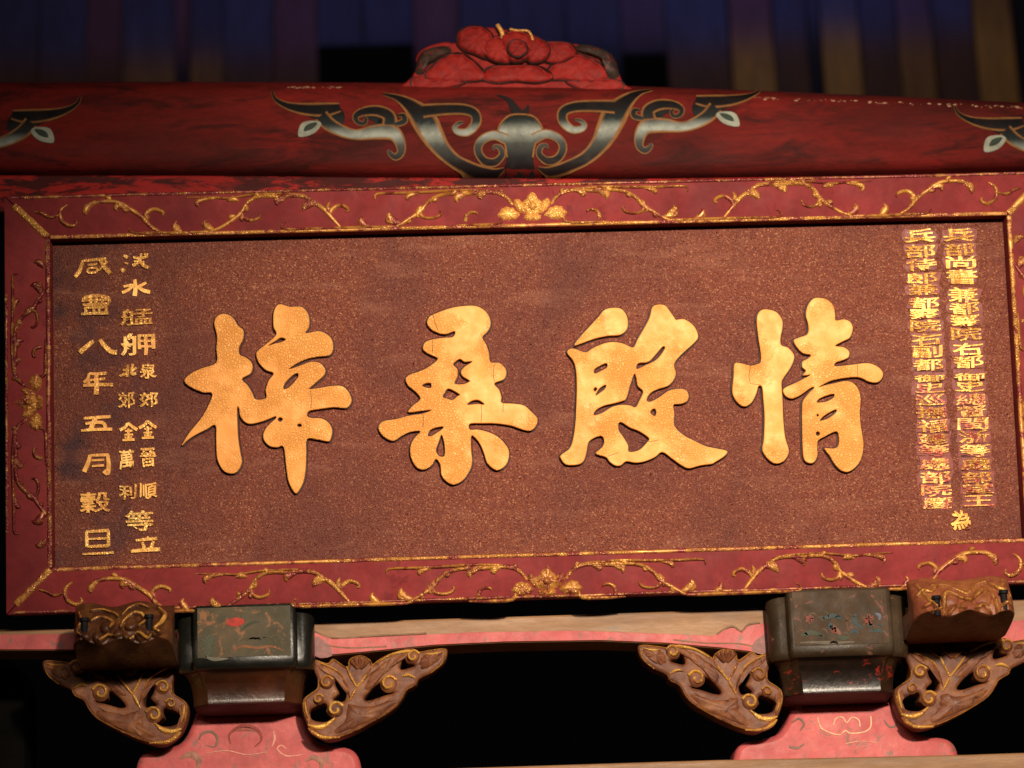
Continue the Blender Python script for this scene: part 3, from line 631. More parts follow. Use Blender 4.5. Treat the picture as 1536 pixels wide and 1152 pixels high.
# the moulding under the beam, its paint scorched and peeling
stp = [PY(x, y, .19) for x, y in ((-200,262),(300,263),(640,266),(930,268),(1240,264),(1700,254))]
sbt = [PY(x, y, .19) for x, y in ((1700,300),(1240,306),(930,312),(640,316),(300,318),(-200,318))]
slab('under_moulding', [stp+sbt], [], upright(.19), -.10, 0, M['strip'], beam, res=1, bevel=.004)
mb = MB()                                    # chips along the upper arris, right of the middle
for i in range(120):
    px = random.choice([random.uniform(1085, 1165), random.uniform(1190, 1440), random.uniform(1190, 1440), random.uniform(1455, 1530), random.uniform(430, 520)])
    base = 150+(px-1090)*.036 if px > 900 else 133.5
    x, z = PY(px, base+random.uniform(-1.5, 2.5), BF+.03); a = random.choice((.0012, .0015, .002, .003, .0045))
    q = [(x+a*math.cos(t)*1.3+random.uniform(-.001, .001), z+.45*a*math.sin(t)) for t in (0, 1, 2, 3.1, 4.2, 5.3)]
    dome(mb, q, .0012, onbeam, .0002, rings=2, res=1)
mb.build('paint_chips', M['chip'], beam)

# ================================================================== the carved crest on the beam
crest = thing('carved_peony', 'red carved peony with dark leaf tips standing on top of the beam', 'carving')
CY = .20; cp = upright(CY)
def k1(pts): return [PY(*p, CY) for p in crop(600, 20, 4.267, pts)]
slab('backing', [k1([(75,540),(78,400),(110,350),(100,290),(130,235),(200,200),(290,180),(350,185),(375,125),(430,90),(530,85),(620,90),(700,105),(800,125),(870,140),(960,180),(1100,190),(1200,205),(1310,235),(1375,290),(1400,370),(1425,440),(1440,540)])], [], cp, -.05, 0, M['crest'], crest, bevel=.006)
PET = [
 ('petal', [(80,480),(85,410),(200,430),(340,410),(430,440),(330,475),(200,500)], .018, 0),
 ('petal', [(1425,480),(1415,435),(1300,420),(1150,420),(1060,440),(1160,490),(1300,505)], .018, 0),
 ('petal', [(170,420),(190,350),(300,270),(400,260),(500,330),(560,420),(440,440),(300,440)], .022, .002),
 ('petal', [(1330,420),(1310,340),(1200,280),(1100,260),(980,320),(920,420),(1060,430),(1200,440)], .022, .002),
 ('petal', [(520,420),(560,350),(700,340),(850,340),(930,360),(980,420),(870,450),(740,440),(620,450)], .026, .004),
 ('petal', [(365,190),(380,120),(450,90),(540,100),(600,160),(600,250),(560,300),(480,270),(400,240)], .036, .006),
 ('petal', [(900,200),(960,190),(1090,200),(1130,260),(1040,320),(940,320),(880,270)], .026, .006),
 ('petal', [(540,200),(620,160),(660,180),(700,260),(700,330),(600,320),(540,270)], .034, .012),
 ('petal', [(820,170),(900,180),(960,240),(930,310),(840,330),(800,280)], .034, .012),
 ('petal', [(640,180),(700,130),(800,140),(850,190),(830,290),(750,330),(680,300)], .040, .014),
 ('petal', [(690,230),(740,200),(800,225),(810,280),(750,310),(700,285)], .016, .032),
]
for nm, P, h, n0 in PET:
    q = k1(P); mb = MB(); dome(mb, q, h*.5, cp, n0-.004, rings=9, rough=.0004, flat=.30, res=7, fold=.0014, nf=random.choice((7, 9, 11))); pt = mb.build(nm, M['crest'], crest)
    mb = MB(); e_ = smooth(q, 3); stroke(mb, e_+e_[:2], .0034, .003+h*.12, cp, n0-.002, k=4, res=1); mb.build('shadow_line', M['outline'], pt)
    gx, gz = sum(a for a, b in q)/len(q), sum(b for a, b in q)/len(q); k_ = int(len(e_)*.1); r_ = [(gx+(a-gx)*.82, gz+(b-gz)*.82) for a, b in e_[k_:k_+len(e_)//2]]
    mb = MB(); stroke(mb, r_, .0022, .0030, cp, n0-.005+h*.46, k=4, res=1); mb.build('petal_fold', M['crest'], pt)
for P in ([(100,385),(110,300),(150,240),(250,210),(310,215),(330,250),(260,290),(180,340),(150,390)], [(1110,235),(1150,200),(1260,215),(1350,260),(1390,340),(1400,410),(1330,410),(1320,330),(1230,280)]):
    mb = MB(); dome(mb, k1(P), .02, cp, .0, rings=6, rough=.002); mb.build('leaf', M['leafdark'], crest, 'smoke-darkened leaf tip')
mb = MB()
for P, ws in (([(620,90),(650,140),(655,185)], (.005,.006,.004)), ([(700,120),(750,130),(820,135),(850,190)], (.003,.003,.003,.003))):
    stroke(mb, k1(P), ws, .004, cp, .020, res=4)
mb.build('gold_rim', M['gold_small'], crest)

# ================================================================== lower tie beam
tie = thing('tie_beam', 'tan timber tie beam with pink painted lower edge running behind the bearing blocks', 'beam')
TY = .13; tp = upright(TY)
def ty(pts): return [PY(*p, TY) for p in pts]
TB = [(-120,980),(0,976),(110,976),(200,984),(280,990),(470,986),(560,978),(650,969),(760,964),(900,962),(1000,966),(1080,973),(1160,983),(1360,984),(1440,974),(1536,965),(1660,955)]
slab('timber', [ty([(1660,894),(1155,912),(470,934),(-120,946)]+TB)], [], tp, -.14, 0, M['tan'], tie, res=1, bevel=.006)
pk = [(-120,954),(0,952),(115,951),(280,948),(470,948),(500,959),(560,956),(700,949),(860,946),(1000,951),(1070,954),(1085,945),(1100,942),(1112,949),(1122,939),(1140,936),(1160,932),(1360,948),(1440,940),(1536,930),(1660,924)]
slab('pink_band', [ty(list(reversed(pk))+[(a, b-1.5) for a, b in TB])], [], tp, -.004, .0025, M['pink'], tie, res=1, bevel=.001)
mb = MB()
for pts in ([(470,946),(500,957),(560,954),(640,950)], [(1075,952),(1088,943),(1101,940),(1112,947),(1122,937),(1140,934)], [(1010,960),(1060,965),(1110,966),(1150,975)], [(480,966),(520,972),(580,970)]):
    stroke(mb, ty(pts), .0022, .0012, tp, .002, k=4, colf=lambda x, z, s: (.22,.12,.07,1), flat=True)
mb.build('painted_border', M['brush'], tie, colors=True)
for sx in ([(473,956),(484,960),(494,968),(498,984),(474,985)], [(1153,950),(1140,956),(1130,965),(1128,977),(1154,981)], [(1362,962),(1400,962),(1450,966),(1420,975),(1364,982)]):
    mb = MB(); dome(mb, ty(sx), .0012, tp, .0026, flat=.2, res=3, colf=lambda x, z: (.26,.13,.12,1)); mb.build('grey_corner', M['brush'], tie, colors=True)

# ================================================================== bearing blocks, pedestals, scroll brackets
def plan(wd, dp):
    """outline of a block with sunk rounded corner posts, x right, y back; w, d half sizes"""
    a = wd*.73; b = dp*.73; q = []
    def corner(sx, sy):
        p = [(a-.006, -dp), (a, -dp+.004), (a+.003, -dp+.016), (a+.004, -dp+.028)]
        for k in range(6):
            t = R(-90+k*18); p.append((wd-.040+.040*math.cos(t), -dp+.030+.040+.040*math.sin(t)))
        p += [(wd-.016, -b-.004), (wd-.006, -b)]
        return p
    c = corner(1, 1)
    q += c
    q += [(x, -y) for x, y in reversed(c)]
    q += [(-x, -y) for x, y in c]
    q += [(-x, y) for x, y in reversed(c)]
    return q
def block(pxl, pxr, ytop, ymid, ybot, mats, label, pcols):
    t = thing('bearing_block', label, 'bearing block', 'bearing blocks under the plaque')
    Yf = .02                                  # front face
    (x0, zt), (x1, _) = PY(pxl, ytop, Yf+.02), PY(pxr, ytop, Yf+.02)
    cx = (x0+x1)/2; wd = (x1-x0)/2; dp = .24; cy = Yf+dp
    zm = PY((pxl+pxr)/2, ymid, Yf)[1]; zb = PY((pxl+pxr)/2, ybot, Yf+.05)[1]
    P = plan(wd, dp); n = len(P); Q = []
    for x, y in P:
        k = max(abs(x)/wd, abs(y)/dp, (abs(x)/wd+abs(y)/dp)/1.62); Q.append((x/k, y/k))
    def lofted(rows, name, mat, cap=True, par=t):
        mb = MB(); vs = [(cx+(x+(qx-x)*r[3])*r[1], cy+(y+(qy-y)*r[3])*r[2], r[0]) for r in rows for (x, y), (qx, qy) in zip(P, Q)]
        fs = [(i*n+j, i*n+(j+1) % n, (i+1)*n+(j+1) % n, (i+1)*n+j) for i in range(len(rows)-1) for j in range(n)]
        fs += [tuple(range(n)), tuple((len(rows)-1)*n+j for j in range(n))]
        mb.add(vs, fs); return mb.build(name, mat, par)
    lofted([(zt, .985, .985, 0), (zt-.005, 1, 1, 0), (zm+.020, 1, 1, 0), (zm+.011, .997, .996, 0), (zm+.004, .985, .985, 0), (zm-.001, .965, .967, 0), (zm-.003, .95, .95, 0)], 'block_body', mats[0])
    H = zm-.003-zb
    rows = [(zm-.003-H*(1-math.cos(R(a))), 1-.05-.12*math.sin(R(a)), max(.1, .95-.16*math.sin(R(a))), math.sin(R(a))**.8) for a in range(0, 91, 6)]
    lofted(rows+[(zb-.004, .835, .795, 1)], 'cove', mats[1])
    lofted([(zb-.0035, .825, .785, 1), (zb-.006, .82, .78, 1), (zb-.010, .80, .66, .9), (zb-.018, .78, .30, .6)], 'base_slab', mats[2])
    bp = upright(Yf); a = wd*.73
    pan = [(cx-a*.92, zm+.024), (cx+a*.92, zm+.024), (cx+a*.92, zt-.006), (cx-a*.92, zt-.006)]
    pn = slab('painted_panel', [pan], [], bp, -.004, .0010, mats[3], t, res=1, bevel=.0008)
    mb = MB()
    for pts, ws, c in pcols:
        stroke(mb, [PY(*p, Yf) for p in pts], [a/600 for a in ws], .0008, bp, .0008, k=6, res=4, colf=lambda x, z, s: (*c, 1), flat=True)
    mb.build('flower_painting', M['brush'], pn, colors=True)
    return t
G, B_, RD, LT = (.045,.055,.034), (.035,.055,.055), (.40,.07,.05), (.33,.24,.15)
def f1(pts): return [(240+a/4.396, 890+b/4.396) for a, b in pts]
def f2(pts): return [(1016+a/2.938, 760+b/2.938) for a, b in pts]
leaves1 = [(f1([(440,192),(500,190),(555,185)]), (4,7,3), (.36,.04,.03))]
for i in range(9):
    a = -.9+i*.28; leaves1.append((f1([(360-18*math.cos(a), 352-18*math.sin(a)), (360-60*math.cos(a), 350-60*math.sin(a)), (360-105*math.cos(a), 350-105*math.sin(a))]), (.5,2,.5), (.07,.078,.05)))
for i in range(5):
    leaves1.append((f1([(500+i*60,330-i*12),(560+i*55,300-i*5),(640+i*40,300+i*6),(700+i*25,330+i*10)]), (.6,1.6,1.6,.5), (.075,.065,.04)))
leaves1 += [(f1([(540,250),(570,215),(620,190),(660,190)]), (.8,2,2.2,.6), G), (f1([(300,420),(360,435),(450,430)]), (1,3,1), (.14,.13,.10)), (f1([(470,390),(540,350),(640,360),(740,350),(820,380)]), (.6,2,2,2,.6), (.21,.09,.04))]
leaves2 = [(f2([(640,495),(690,480),(730,500)]), (2,4,1), B_), (f2([(780,470),(785,510),(820,540)]), (1.5,4,1), B_), (f2([(670,545),(675,520),(685,545)]), (1,4,1), B_), (f2([(545,570),(590,555),(650,572)]), (1,4,1), G), (f2([(840,550),(880,545),(910,555)]), (1,3,1), B_), (f2([(760,560),(780,545),(800,560)]), (1,4,1), B_), (f2([(700,570),(730,580),(760,575)]), (1,4,1), G),
 (f2([(725,455),(745,495),(750,540)]), (.8,1,.8), (.10,.05,.03)), (f2([(760,470),(740,520)]), (.8,.8), (.10,.05,.03)),
 (f2([(685,520),(700,545),(720,560)]), (1,4,2), (.19,.075,.05)), (f2([(540,600),(600,598),(680,600),(780,596)]), (1,2,3,1), (.11,.09,.065)), (f2([(870,470),(890,480),(890,500)]), (1,3,1), (.10,.11,.16))]
for fx, fy, n_, r_ in ((585,496,7,22), (842,497,9,26), (690,545,5,14)):
    for k in range(n_):
        a = k*6.283/n_+random.uniform(-.3, .3); rr = r_*random.uniform(.7, 1.2)
        leaves2.append((f2([(fx+4*math.cos(a), fy+4*math.sin(a)), (fx+rr*.6*math.cos(a+.2), fy+rr*.6*math.sin(a+.2)), (fx+rr*math.cos(a), fy+rr*math.sin(a))]), (1, random.uniform(1.5, 2.8), .8), random.choice(((.17,.045,.03), (.22,.04,.03), (.13,.055,.035)))))
for k in range(16):
    x_, y_ = random.uniform(540, 910), random.uniform(455, 610); a = random.uniform(-.6, .6)
    leaves2.append((f2([(x_, y_), (x_+16*math.cos(a), y_+16*math.sin(a)), (x_+34*math.cos(a+.5), y_+34*math.sin(a+.5))]), (.5, random.uniform(.8, 1.8), .4), random.choice((G, B_, (.10,.06,.035), (.07,.05,.03)))))
b1 = block(263, 470, 912, 1000, 1051, (M['black'], M['cove'], M['maroon'], M['panel_green']), 'black lacquered bearing block with grey green painted panel and a red smear', leaves1)
b2 = block(1151, 1361, 888, 982, 1035, (M['olive'], M['cove_dark'], M['maroon'], M['panel_brown']), 'olive lacquered bearing block with red flowers painted on brown panel', leaves2)

PDY = .20
def pedestal(cxp, ytop, dxs, label, art):
    t = thing('pink_pedestal', label, 'pedestal', 'pink pedestals under the bearing blocks')
    mpd = upright(PDY)
    L = [(-66,-12),(-78,-8),(-84,6),(-92,22),(-104,34),(-128,40),(-150,44),(-163,56),(-168,80),(-168,130)]
    P = [(cxp+a, ytop+b) for a, b in L]+[(cxp-a+4, ytop+b-4) for a, b in reversed(L)]
    slab('carved_body', [[PY(*p, PDY) for p in P]], [], mpd, -.15, 0, M['pink'], t, res=3, bevel=.020, bres=4)
    mb = MB()
    for pts, ws, c in art:
        stroke(mb, [PY(cxp+a, ytop+b, PDY) for a, b in pts], [q/600 for q in ws], .0012, mpd, .0002, k=4, res=5, colf=lambda x, z, s: (*c, 1), flat=True)
    mb.build('painted_scrolls', M['brush'], t, colors=True)
GR, DK, PK, CR = (.20,.13,.10), (.26,.055,.045), (.66,.28,.22), (.72,.45,.28)
art1 = [([(-24,34),(-26,20),(-12,9),(4,8),(18,15),(22,28),(12,38)], (.8,1.5,2.5,3,2.5,1.5,.6), DK), ([(-18,14),(-2,11),(14,14)], (1,4,1), (.30,.09,.07)), ([(-72,28),(-66,18),(-52,16),(-44,26),(-48,38),(-60,36)], (1,2,2,2,1.4,.6), GR), ([(40,14),(42,26),(38,38)], (1,2,.6), PK), ([(60,42),(52,36),(46,42),(60,52),(84,50)], (1,1.2,1.2,1.5,.8), PK), ([(-100,56),(-84,50),(-72,58),(-74,72)], (1,5,5,2), (.34,.16,.12)), ([(-60,48),(-30,44),(0,50),(30,46)], (.6,1,1,.6), PK), ([(88,60),(100,54),(112,62),(110,74)], (1,4,4,1.6), (.34,.16,.12))]
art2 = [([(-42,8),(-36,24),(-20,32),(-8,34),(0,28),(8,32),(28,30),(38,22),(38,6)], (1.1,)*9, CR), ([(-18,20),(-14,10),(-4,8),(2,16),(10,8),(20,12),(22,22)], (1,)*7, CR), ([(-80,16),(-70,10),(-62,18),(-68,28)], (.8,1.8,1.8,.6), GR), ([(-62,48),(-72,54),(-84,52)], (1,2,2), GR), ([(58,12),(66,22),(76,20),(78,10)], (.8,1.6,1.6,.6), GR), ([(0,48),(20,44),(50,46)], (1,1,.6), PK)]
pedestal(370, 1082, 0, 'pink painted carved pedestal under the black bearing block', art1)
pedestal(1268, 1068, 0, 'pink painted carved pedestal under the olive bearing block', art2)

SY = .125
BR_OUT = [(385,672),(440,688),(465,668),(500,690),(532,706),(542,668),(590,652),(632,672),(642,695),(690,660),(750,635),(820,622),(850,636),(900,628),(965,622),(972,650),(955,690),(910,728),(848,760),(836,785),(795,810),(772,850),(740,890),(680,930),(600,975),(520,1010),(450,1028),(400,1008),(365,978),(345,940),(330,890),(335,850),(358,828),(395,800),(398,760),(384,720)]
BR_HOLE = [[(478,768),(508,775),(526,812),(520,852),(492,858),(470,848),(495,820),(484,796)], [(372,932),(366,902),(385,884),(428,866),(442,880),(438,905),(470,928),(440,945),(400,945)], [(606,845),(640,802),(680,775),(686,806),(735,818),(690,832),(630,852)], [(765,702),(780,668),(796,690),(828,698),(800,710),(770,716)]]
VOL = [(440,776,32), (715,782,38), (480,895,36), (405,850,24), (822,662,30)]
RIDGE = [([(528,704),(545,745),(572,795)], (3,5,4)), ([(640,706),(610,750),(574,796)], (3,5,4)), ([(358,962),(400,972),(440,962),(478,930)], (3,9,9,3)), ([(360,975),(385,1000),(430,1018),(500,1016)], (3,7,7,3)), ([(660,690),(720,655),(790,638),(830,640)], (2,5,6,3)), ([(770,748),(800,742),(832,756)], (2,7,2)), ([(345,860),(350,900),(362,940)], (2,5,2)), ([(410,690),(450,705),(500,735),(520,770)], (2,4,4,2)), ([(540,860),(560,820),(572,800)], (3,6,3)), ([(870,650),(910,650),(950,640)], (2,5,2))]
def brackets(mx, dx, dy, label, lo=True, mat='brace', sl=-.03):
    """mx: mirror about this pixel column (None = as traced); dx, dy: shift in pixels"""
    t = thing('scroll_bracket', label, 'bracket', 'openwork scroll brackets beside the bearing blocks')
    def tr(P, Y=SY):
        o = []
        for a, b in P:
            x, y = 340+a/2.938, 760+b/2.938
            if mx is not None: y = y+sl*(2*mx-x-x); x = 2*mx-x
            o.append(PY(x+dx, y+dy, Y))
        return o
    mp_ = upright(SY)
    slab('openwork_body', [tr(BR_OUT)], [tr(h) for h in BR_HOLE], mp_, -.07, 0, M[mat], t, res=4, bevel=.009, bres=3)
    u = 1/2.938/600
    for vx, vy, r in VOL:
        mb = MB(); c = tr([(vx, vy)])[0]
        dome(mb, [(c[0]+r*u*math.cos(i*.5236), c[1]+r*u*math.sin(i*.5236)) for i in range(12)], .010, mp_, -.002, rings=5)
        sgn = -1 if mx is not None else 1
        mb.build('volute', M[mat], t); mb = MB()
        spi = [(c[0]+sgn*r*u*(1-.105*i)*math.cos(i*.85+.4), c[1]+r*u*(1-.105*i)*math.sin(i*.85+.4)) for i in range(9)]
        stroke(mb, spi, [r*u*.20]*8+[r*u*.1], .012, mp_, .002, k=6, res=4)
        mb.build('volute_coil', M['ridge'], t)
    for P, ws in RIDGE:
        mb = MB(); stroke(mb, tr(P), [a*u*1.25 for a in ws], .009, mp_, -.0015, res=4); mb.build('gilt_ridge', M['ridge'], t)
    for P, h_ in (([(598,800),(640,735),(700,680),(770,645),(800,655),(750,695),(690,745),(640,800)], .008), ([(535,870),(620,880),(745,850),(700,910),(600,962),(500,1000),(470,985),(520,940)], .010), ([(392,690),(450,702),(510,745),(545,820),(520,815),(480,755),(420,725)], .007), ([(860,660),(910,640),(955,640),(930,685),(870,720),(845,700)], .008), ([(345,860),(362,850),(372,880),(362,920),(380,955),(360,955),(344,915)], .006)):
        mb = MB(); dome(mb, tr(P), h_, mp_, -.002, rings=6, flat=.45, res=5, fold=.0016, nf=13); mb.build('leaf', M[mat], t)
    for k0, k1_, wd in ((0, 9, 3.2), (8, 18, 3.0), (18, 27, 2.2), (27, 35, 3.0)):
        P = [BR_OUT[i % len(BR_OUT)] for i in range(k0, k1_)]; gx, gz = 590, 830
        P = [(a+(gx-a)*.030, b+(gz-b)*.030) for a, b in P]
        mb = MB(); stroke(mb, tr(P), wd*u, .006, mp_, -.004, k=4, res=4); mb.build('gilt_edge', M['edge_gold'], t)
    for P in ([(545,930),(600,915),(670,880),(725,845)], [(520,965),(580,955),(650,920)], [(600,770),(650,725),(720,690),(760,690)], [(455,720),(500,750),(530,800),(545,850)], [(880,690),(920,675),(950,655)]):
        mb = MB(); stroke(mb, tr(P), [1.5*u, 4*u, 4*u, 1.5*u][:len(P)], .004, mp_, -.0005, k=4, res=4); mb.build('carved_vein', M[mat], t)
    for i in range(5):
        a = R(50+i*20); mb = MB(); s0 = (586, 725)
        stroke(mb, tr([(s0[0]+10*math.cos(a), s0[1]-10*math.sin(a)), (s0[0]+38*math.cos(a), s0[1]-38*math.sin(a)), (s0[0]+62*math.cos(a), s0[1]-62*math.sin(a))]), [5*u, 9*u, 8*u], .012, mp_, -.002, res=3)
        mb.build('palmette_rib', M['brace'], t)
brackets(None, 0, 0, 'brown openwork scroll bracket beside the black block, reaching into the middle bay')
brackets(367, 0, 0, 'brown openwork scroll bracket half in shade under the dark gilt hook')
brackets(None, 890, -16, 'brown openwork scroll bracket below the brown gilt hook beside the olive block')
brackets(814, 0, 0, 'brown openwork scroll bracket beside the olive block, reaching into the middle bay', sl=-.018)

# ================================================================== gilt hooks that carry the plaque
def hook(x0, x1, ytop, ybot, mat, label, bumps, ridges, scal, pegs):
    t = thing('gilt_hook', label, 'hook', 'carved hooks carrying the plaque')
    Y0 = -.03; ax, zt = PY(x0, ytop, Y0-.03); bx, _ = PY(x1, ytop, Y0-.03); zb = PY((x0+x1)/2, ybot-30, Y0-.09)[1]
    nu, nv = 120, 84
    W, H = bx-ax, zt-zb
    VF = .62                                   # above it the face, below it the underside running back
    def base(u, v):
        if v < VF: return .014+.080*math.sin(v/VF*math.pi/2)**.9
        return .094-.23*(v-VF)/(1-VF)
    def zz_(v): return zt-H*(v/VF) if v < VF else zt-H-.030*((v-VF)/(1-VF))**.7
    def h(u, v):
        d = base(u, v)
        for cx, cy, r, k in bumps:
            q = ((u-cx)*W)**2+((v-cy)*H*1.5)**2; rr = (r*W)**2
            if q < rr: d += 1.4*k*math.sqrt(1-q/rr)
        for pts, wd, k in ridges:
            dm = 9
            for (a, b), (c, e) in zip(pts, pts[1:]):
                ux, uz = (c-a)*W, (e-b)*H*1.5; L = ux*ux+uz*uz or 1e-9
                s = max(0, min(1, ((u-a)*W*ux+(v-b)*H*1.5*uz)/L)); dm = min(dm, math.hypot((u-a)*W-s*ux, (v-b)*H*1.5-s*uz))
            if dm < wd: d += 1.35*k*math.sqrt(1-(dm/wd)**2)
        return d+.0012*math.sin(u*37+v*11)*math.sin(v*29)
    vs, fs = [], []
    for j in range(nv+1):
        for i in range(nu+1):
            u, v = i/nu, j/nv
            top_ = scal(u)
            edge = min(1, min(u, 1-u)/.10); x = ax+W*u
            vs.append((x, Y0-h(u, v)*(.45+.55*math.sqrt(edge)), zz_(v)+.007*math.sin(u*15.7)*math.exp(-((v-.66)/.12)**2)+top_*H*max(0, 1-v/.5)))
    nf = len(vs)
    for j in range(nv):
        for i in range(nu): fs.append((j*(nu+1)+i, j*(nu+1)+i+1, (j+1)*(nu+1)+i+1, (j+1)*(nu+1)+i))
    rim = [i for i in range(nu+1)]+[(j+1)*(nu+1)+nu for j in range(nv)]+[nv*(nu+1)+i for i in range(nu-1, -1, -1)]+[j*(nu+1) for j in range(nv-1, 0, -1)]
    for r in rim: vs.append((vs[r][0], max(.14, vs[r][1]+.02) if vs[r][2] < zt-.75*H else Y0+.004, vs[r][2]))
    for k in range(len(rim)): fs.append((rim[k], nf+k, nf+(k+1) % len(rim), rim[(k+1) % len(rim)]))
    fs.append(tuple(nf+k for k in range(len(rim))))
    mb = MB(); mb.add(vs, fs); mb.build('carved_face', mat, t)
    def hm(x, z, n):
        u, v = (x-ax)/W, z; top_ = scal(u)
        return Vector((x, Y0-h(u, v)*(.45+.55*math.sqrt(min(1, max(0, min(u, 1-u))/.10)))-n, zz_(v)+.007*math.sin(u*15.7)*math.exp(-((v-.66)/.12)**2)+top_*H*max(0, 1-v/.5)))
    for pts, wd, k in ridges:
        mb = MB(); q = smooth([(ax+a*W, b) for a, b in pts], 6, False); vv, ff = [], []
        for i, (x, z) in enumerate(q):
            x0_, z0_ = q[max(0, i-1)]; x1_, z1_ = q[min(len(q)-1, i+1)]; dx, dz = x1_-x0_, -(z1_-z0_)*H/VF; L = math.hypot(dx, dz) or 1
            a = wd*.8*(.4+.6*math.sin(math.pi*i/(len(q)-1)))
            for sd, n in ((-1, -.003), (-.6, .0025), (0, .004), (.6, .0025), (1, -.003)): vv.append(hm(x-dz/L*a*sd, z-dx/L*a*sd*VF/H, n))
        for i in range(len(q)-1):
            for j in range(4): ff.append((i*5+j, i*5+j+1, i*5+6+j, i*5+5+j))
        mb.add(vv, ff); mb.build('gilt_ridge', M['edge_gold'], t)
    for u, v in pegs:
        mb = MB(); x, z = ax+W*u, zz_(v); yb = Y0-base(u, v)
        for r, zz0, zz1, off in ((.0085, -.036, .010, .008), (.0115, .004, .012, .011)):
            vs = [(x+r*math.cos(k*.5236), yb-off+r*math.sin(k*.5236), z+zz) for zz in (zz0, zz1) for k in range(12)]
            mb.add(vs, [(k, (k+1) % 12, 12+(k+1) % 12, 12+k) for k in range(12)]+[tuple(range(12)), tuple(range(12, 24))])
        mb.build('iron_peg', M['iron'], t)
hook(1363, 1514, 868, 951, M['hook'], 'brown gilt carved hook with two iron pegs and pearl cluster under the plaque',
     [(.36,.60,.075,.010),(.50,.58,.095,.014),(.64,.60,.085,.012),(.42,.76,.04,.008),(.59,.77,.05,.008),(.34,.38,.09,.008),(.66,.38,.09,.008)],
     [([(.26,.62),(.28,.36),(.34,.26),(.44,.34),(.54,.40),(.64,.28),(.70,.24),(.78,.40),(.80,.62)], .006, .007), ([(.06,.1),(.12,.36),(.2,.5)], .005, .005), ([(.92,.08),(.9,.2),(.8,.2)], .006, .006), ([(.2,.15),(.34,.12),(.44,.2),(.53,.28),(.62,.14),(.75,.1)], .005, .004), ([(.10,.62),(.2,.55),(.26,.5)], .004, .004), ([(.04,.30),(.10,.22),(.18,.26),(.24,.16)], .005, .006), ([(.78,.14),(.84,.24),(.92,.26),(.96,.36)], .005, .006), ([(.08,.50),(.16,.44),(.20,.56)], .005, .006), ([(.84,.52),(.90,.46),(.96,.54)], .005, .006), ([(.30,.60),(.38,.50),(.46,.58)], .004, .005), ([(.56,.58),(.64,.50),(.72,.60)], .004, .005)],
     lambda u: .05*math.sin(u*9.5)-.05*abs(u-.5), [(.20,.42), (.87,.36)])
hook(112, 260, 906, 992, M['hook_dark'], 'dark gilt carved hook with two knobs under the plaque corner',
     [(.36,.40,.07,.012),(.60,.38,.07,.012),(.48,.52,.05,.010),(.27,.54,.05,.010),(.70,.52,.06,.010),(.16,.55,.05,.009),(.86,.54,.05,.010),(.56,.58,.04,.008)],
     [([(.20,.30),(.28,.22),(.36,.24),(.42,.32),(.40,.42)], .006, .007), ([(.50,.40),(.54,.28),(.62,.20),(.70,.22),(.74,.32),(.68,.40)], .006, .007), ([(.18,.14),(.3,.08),(.42,.14),(.46,.22)], .005, .006), ([(.50,.20),(.56,.10),(.66,.06),(.76,.10)], .005, .006), ([(.86,.06),(.93,.18),(.90,.34),(.84,.44),(.90,.52)], .008, .008), ([(.05,.14),(.09,.30),(.05,.44),(.10,.52)], .007, .007), ([(.30,.58),(.38,.52),(.46,.58)], .005, .006), ([(.60,.60),(.68,.50),(.78,.58),(.82,.50)], .005, .006)],
     lambda u: .06*math.sin(u*12)-.04*abs(u-.5), [(.135,.34), (.78,.32)])

# ================================================================== beam at the foot, post, boards behind
low = thing('lower_beam', 'brown timber beam with worn grey paint carrying the pink pedestals', 'beam')
lp = upright(.03); zt = PY(1160, 1139, .03)[1]; zt2 = PY(1536, 1129, .03)[1]; zl = PY(780, 1149, .03)[1]
slab('timber', [[(-1.7, zl-.004), (-.2, zl), (.4, (zl+zt)/2+.001), (1.0, zt2), (1.7, zt2), (1.7, zl-.22), (-1.7, zl-.22)]], [], lp, -.3, 0, M['tan'], low, res=1, bevel=.005)
post = thing('wooden_post', 'wooden post with its shade put into near-black colour, beyond the shaded scroll bracket', 'post')
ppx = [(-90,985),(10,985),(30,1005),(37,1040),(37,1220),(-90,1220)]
slab('post_body', [[PY(*p, .45) for p in ppx]], [], upright(.45), -.2, 0, M['darkpost'], post, res=1, bevel=.01)

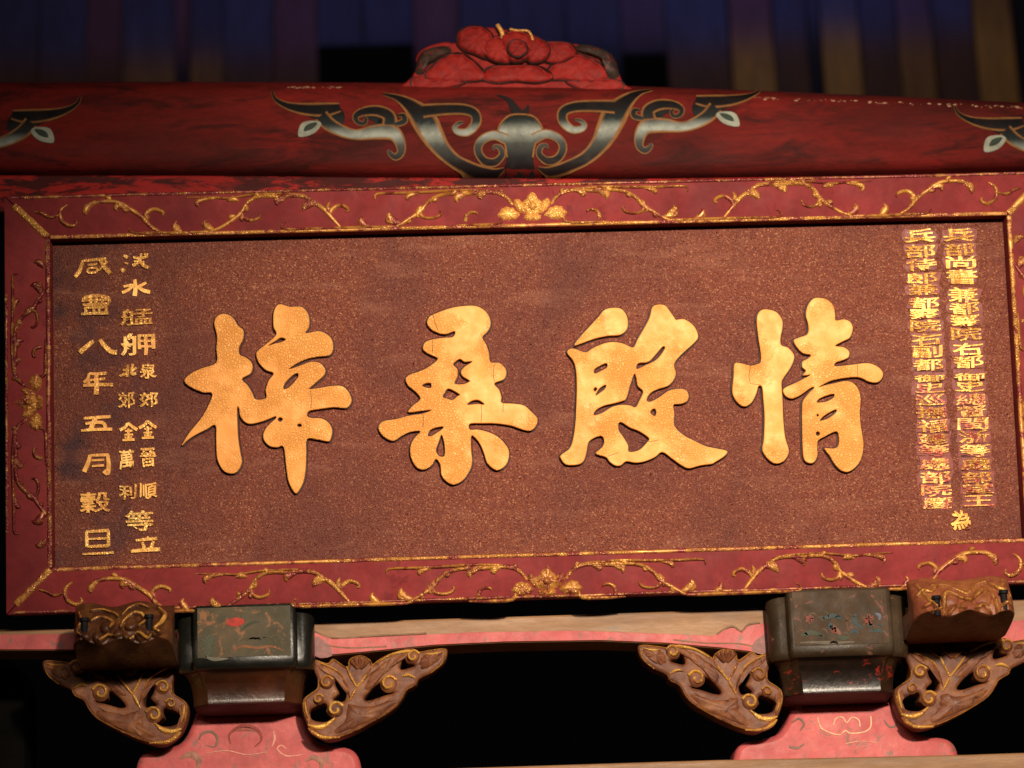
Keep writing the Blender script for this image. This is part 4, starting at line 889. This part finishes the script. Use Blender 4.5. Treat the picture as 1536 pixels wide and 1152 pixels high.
wall = thing('board_wall', 'old vertical brown boards with blue-violet haze and red coloured into the upper ends behind the beam', 'wall')
BWY = 4.5
BLUE, RED, VIO, NAVY, BLK = (.055,.052,.125), (.125,.048,.085), (.085,.046,.10), (.046,.042,.105), (.004,.003,.003)  # blue and violet tops put hazy daylight into the board colour
BRN, BRD, BRB = (.20,.085,.018), (.09,.035,.012), (.36,.16,.03)
BOARDS = [(-60,58,BLUE,BRD,0),(60,128,BLUE,BRD,0),(130,182,RED,BRD,0),(184,262,BLUE,BRN,0),(264,284,RED,BLK,0),(286,334,NAVY,BRN,0),(336,410,BLUE,BRD,0),(412,476,RED,BRD,0),
 (478,545,NAVY,BLK,1),(547,620,NAVY,BLK,1),(622,690,RED,BLK,0),(692,760,NAVY,BLK,0),(762,850,NAVY,BLK,0),(852,932,NAVY,BLK,0),(934,1000,VIO,BLK,1),(1002,1094,BLUE,BRD,0),(1098,1160,RED,BRB,0),
 (1163,1212,NAVY,BRD,0),(1215,1232,NAVY,BLK,0),(1235,1290,BLUE,BRB,0),(1293,1346,NAVY,BRD,0),(1350,1400,VIO,BRN,0),(1404,1462,BLUE,BRD,0),(1466,1522,BRN,BRB,0),(1526,1620,BLK,BLK,0)]
for i, (x0, x1, tc, bc, short) in enumerate(BOARDS):
    rows = [-160, -60, 0, 30, 55, 75, 95, 120, 170, 260]
    if short: rows = [-160, -60, 0, 30, 50, 62 if x0 < 900 else 84]
    mid = random.uniform(70, 84) if x0 < 1100 else random.uniform(56, 72)
    Y = BWY-(.02 if i % 2 else 0)-random.uniform(0, .006); mb = MB(); vs, fs, cs = [], [], []
    for y in rows:
        t = 1/(1+math.exp(-(y-mid)/13)); c = tuple(a+(b-a)*t for a, b in zip(tc, bc))
        xa, za = PY(x0, y, Y); xb = PY(x1, y, Y)[0]; xa = PY(x0, 80, Y)[0]; xb = PY(x1, 80, Y)[0]; za = PY(785, y, Y)[1]
        vs += [(xa, Y, za), (xb, Y, za), (xb, Y+.03, za), (xa, Y+.03, za)]; cs += [(*c, 1)]*4
    for r in range(len(rows)-1):
        for k in range(4): fs.append((r*4+k, r*4+(k+1) % 4, r*4+4+(k+1) % 4, r*4+4+k))
    fs += [(0, 1, 2, 3), tuple(len(vs)-4+k for k in range(4))]
    mb.add(vs, fs, cs); mb.build('board', M['board'], wall, shade=False, colors=True)
finish()
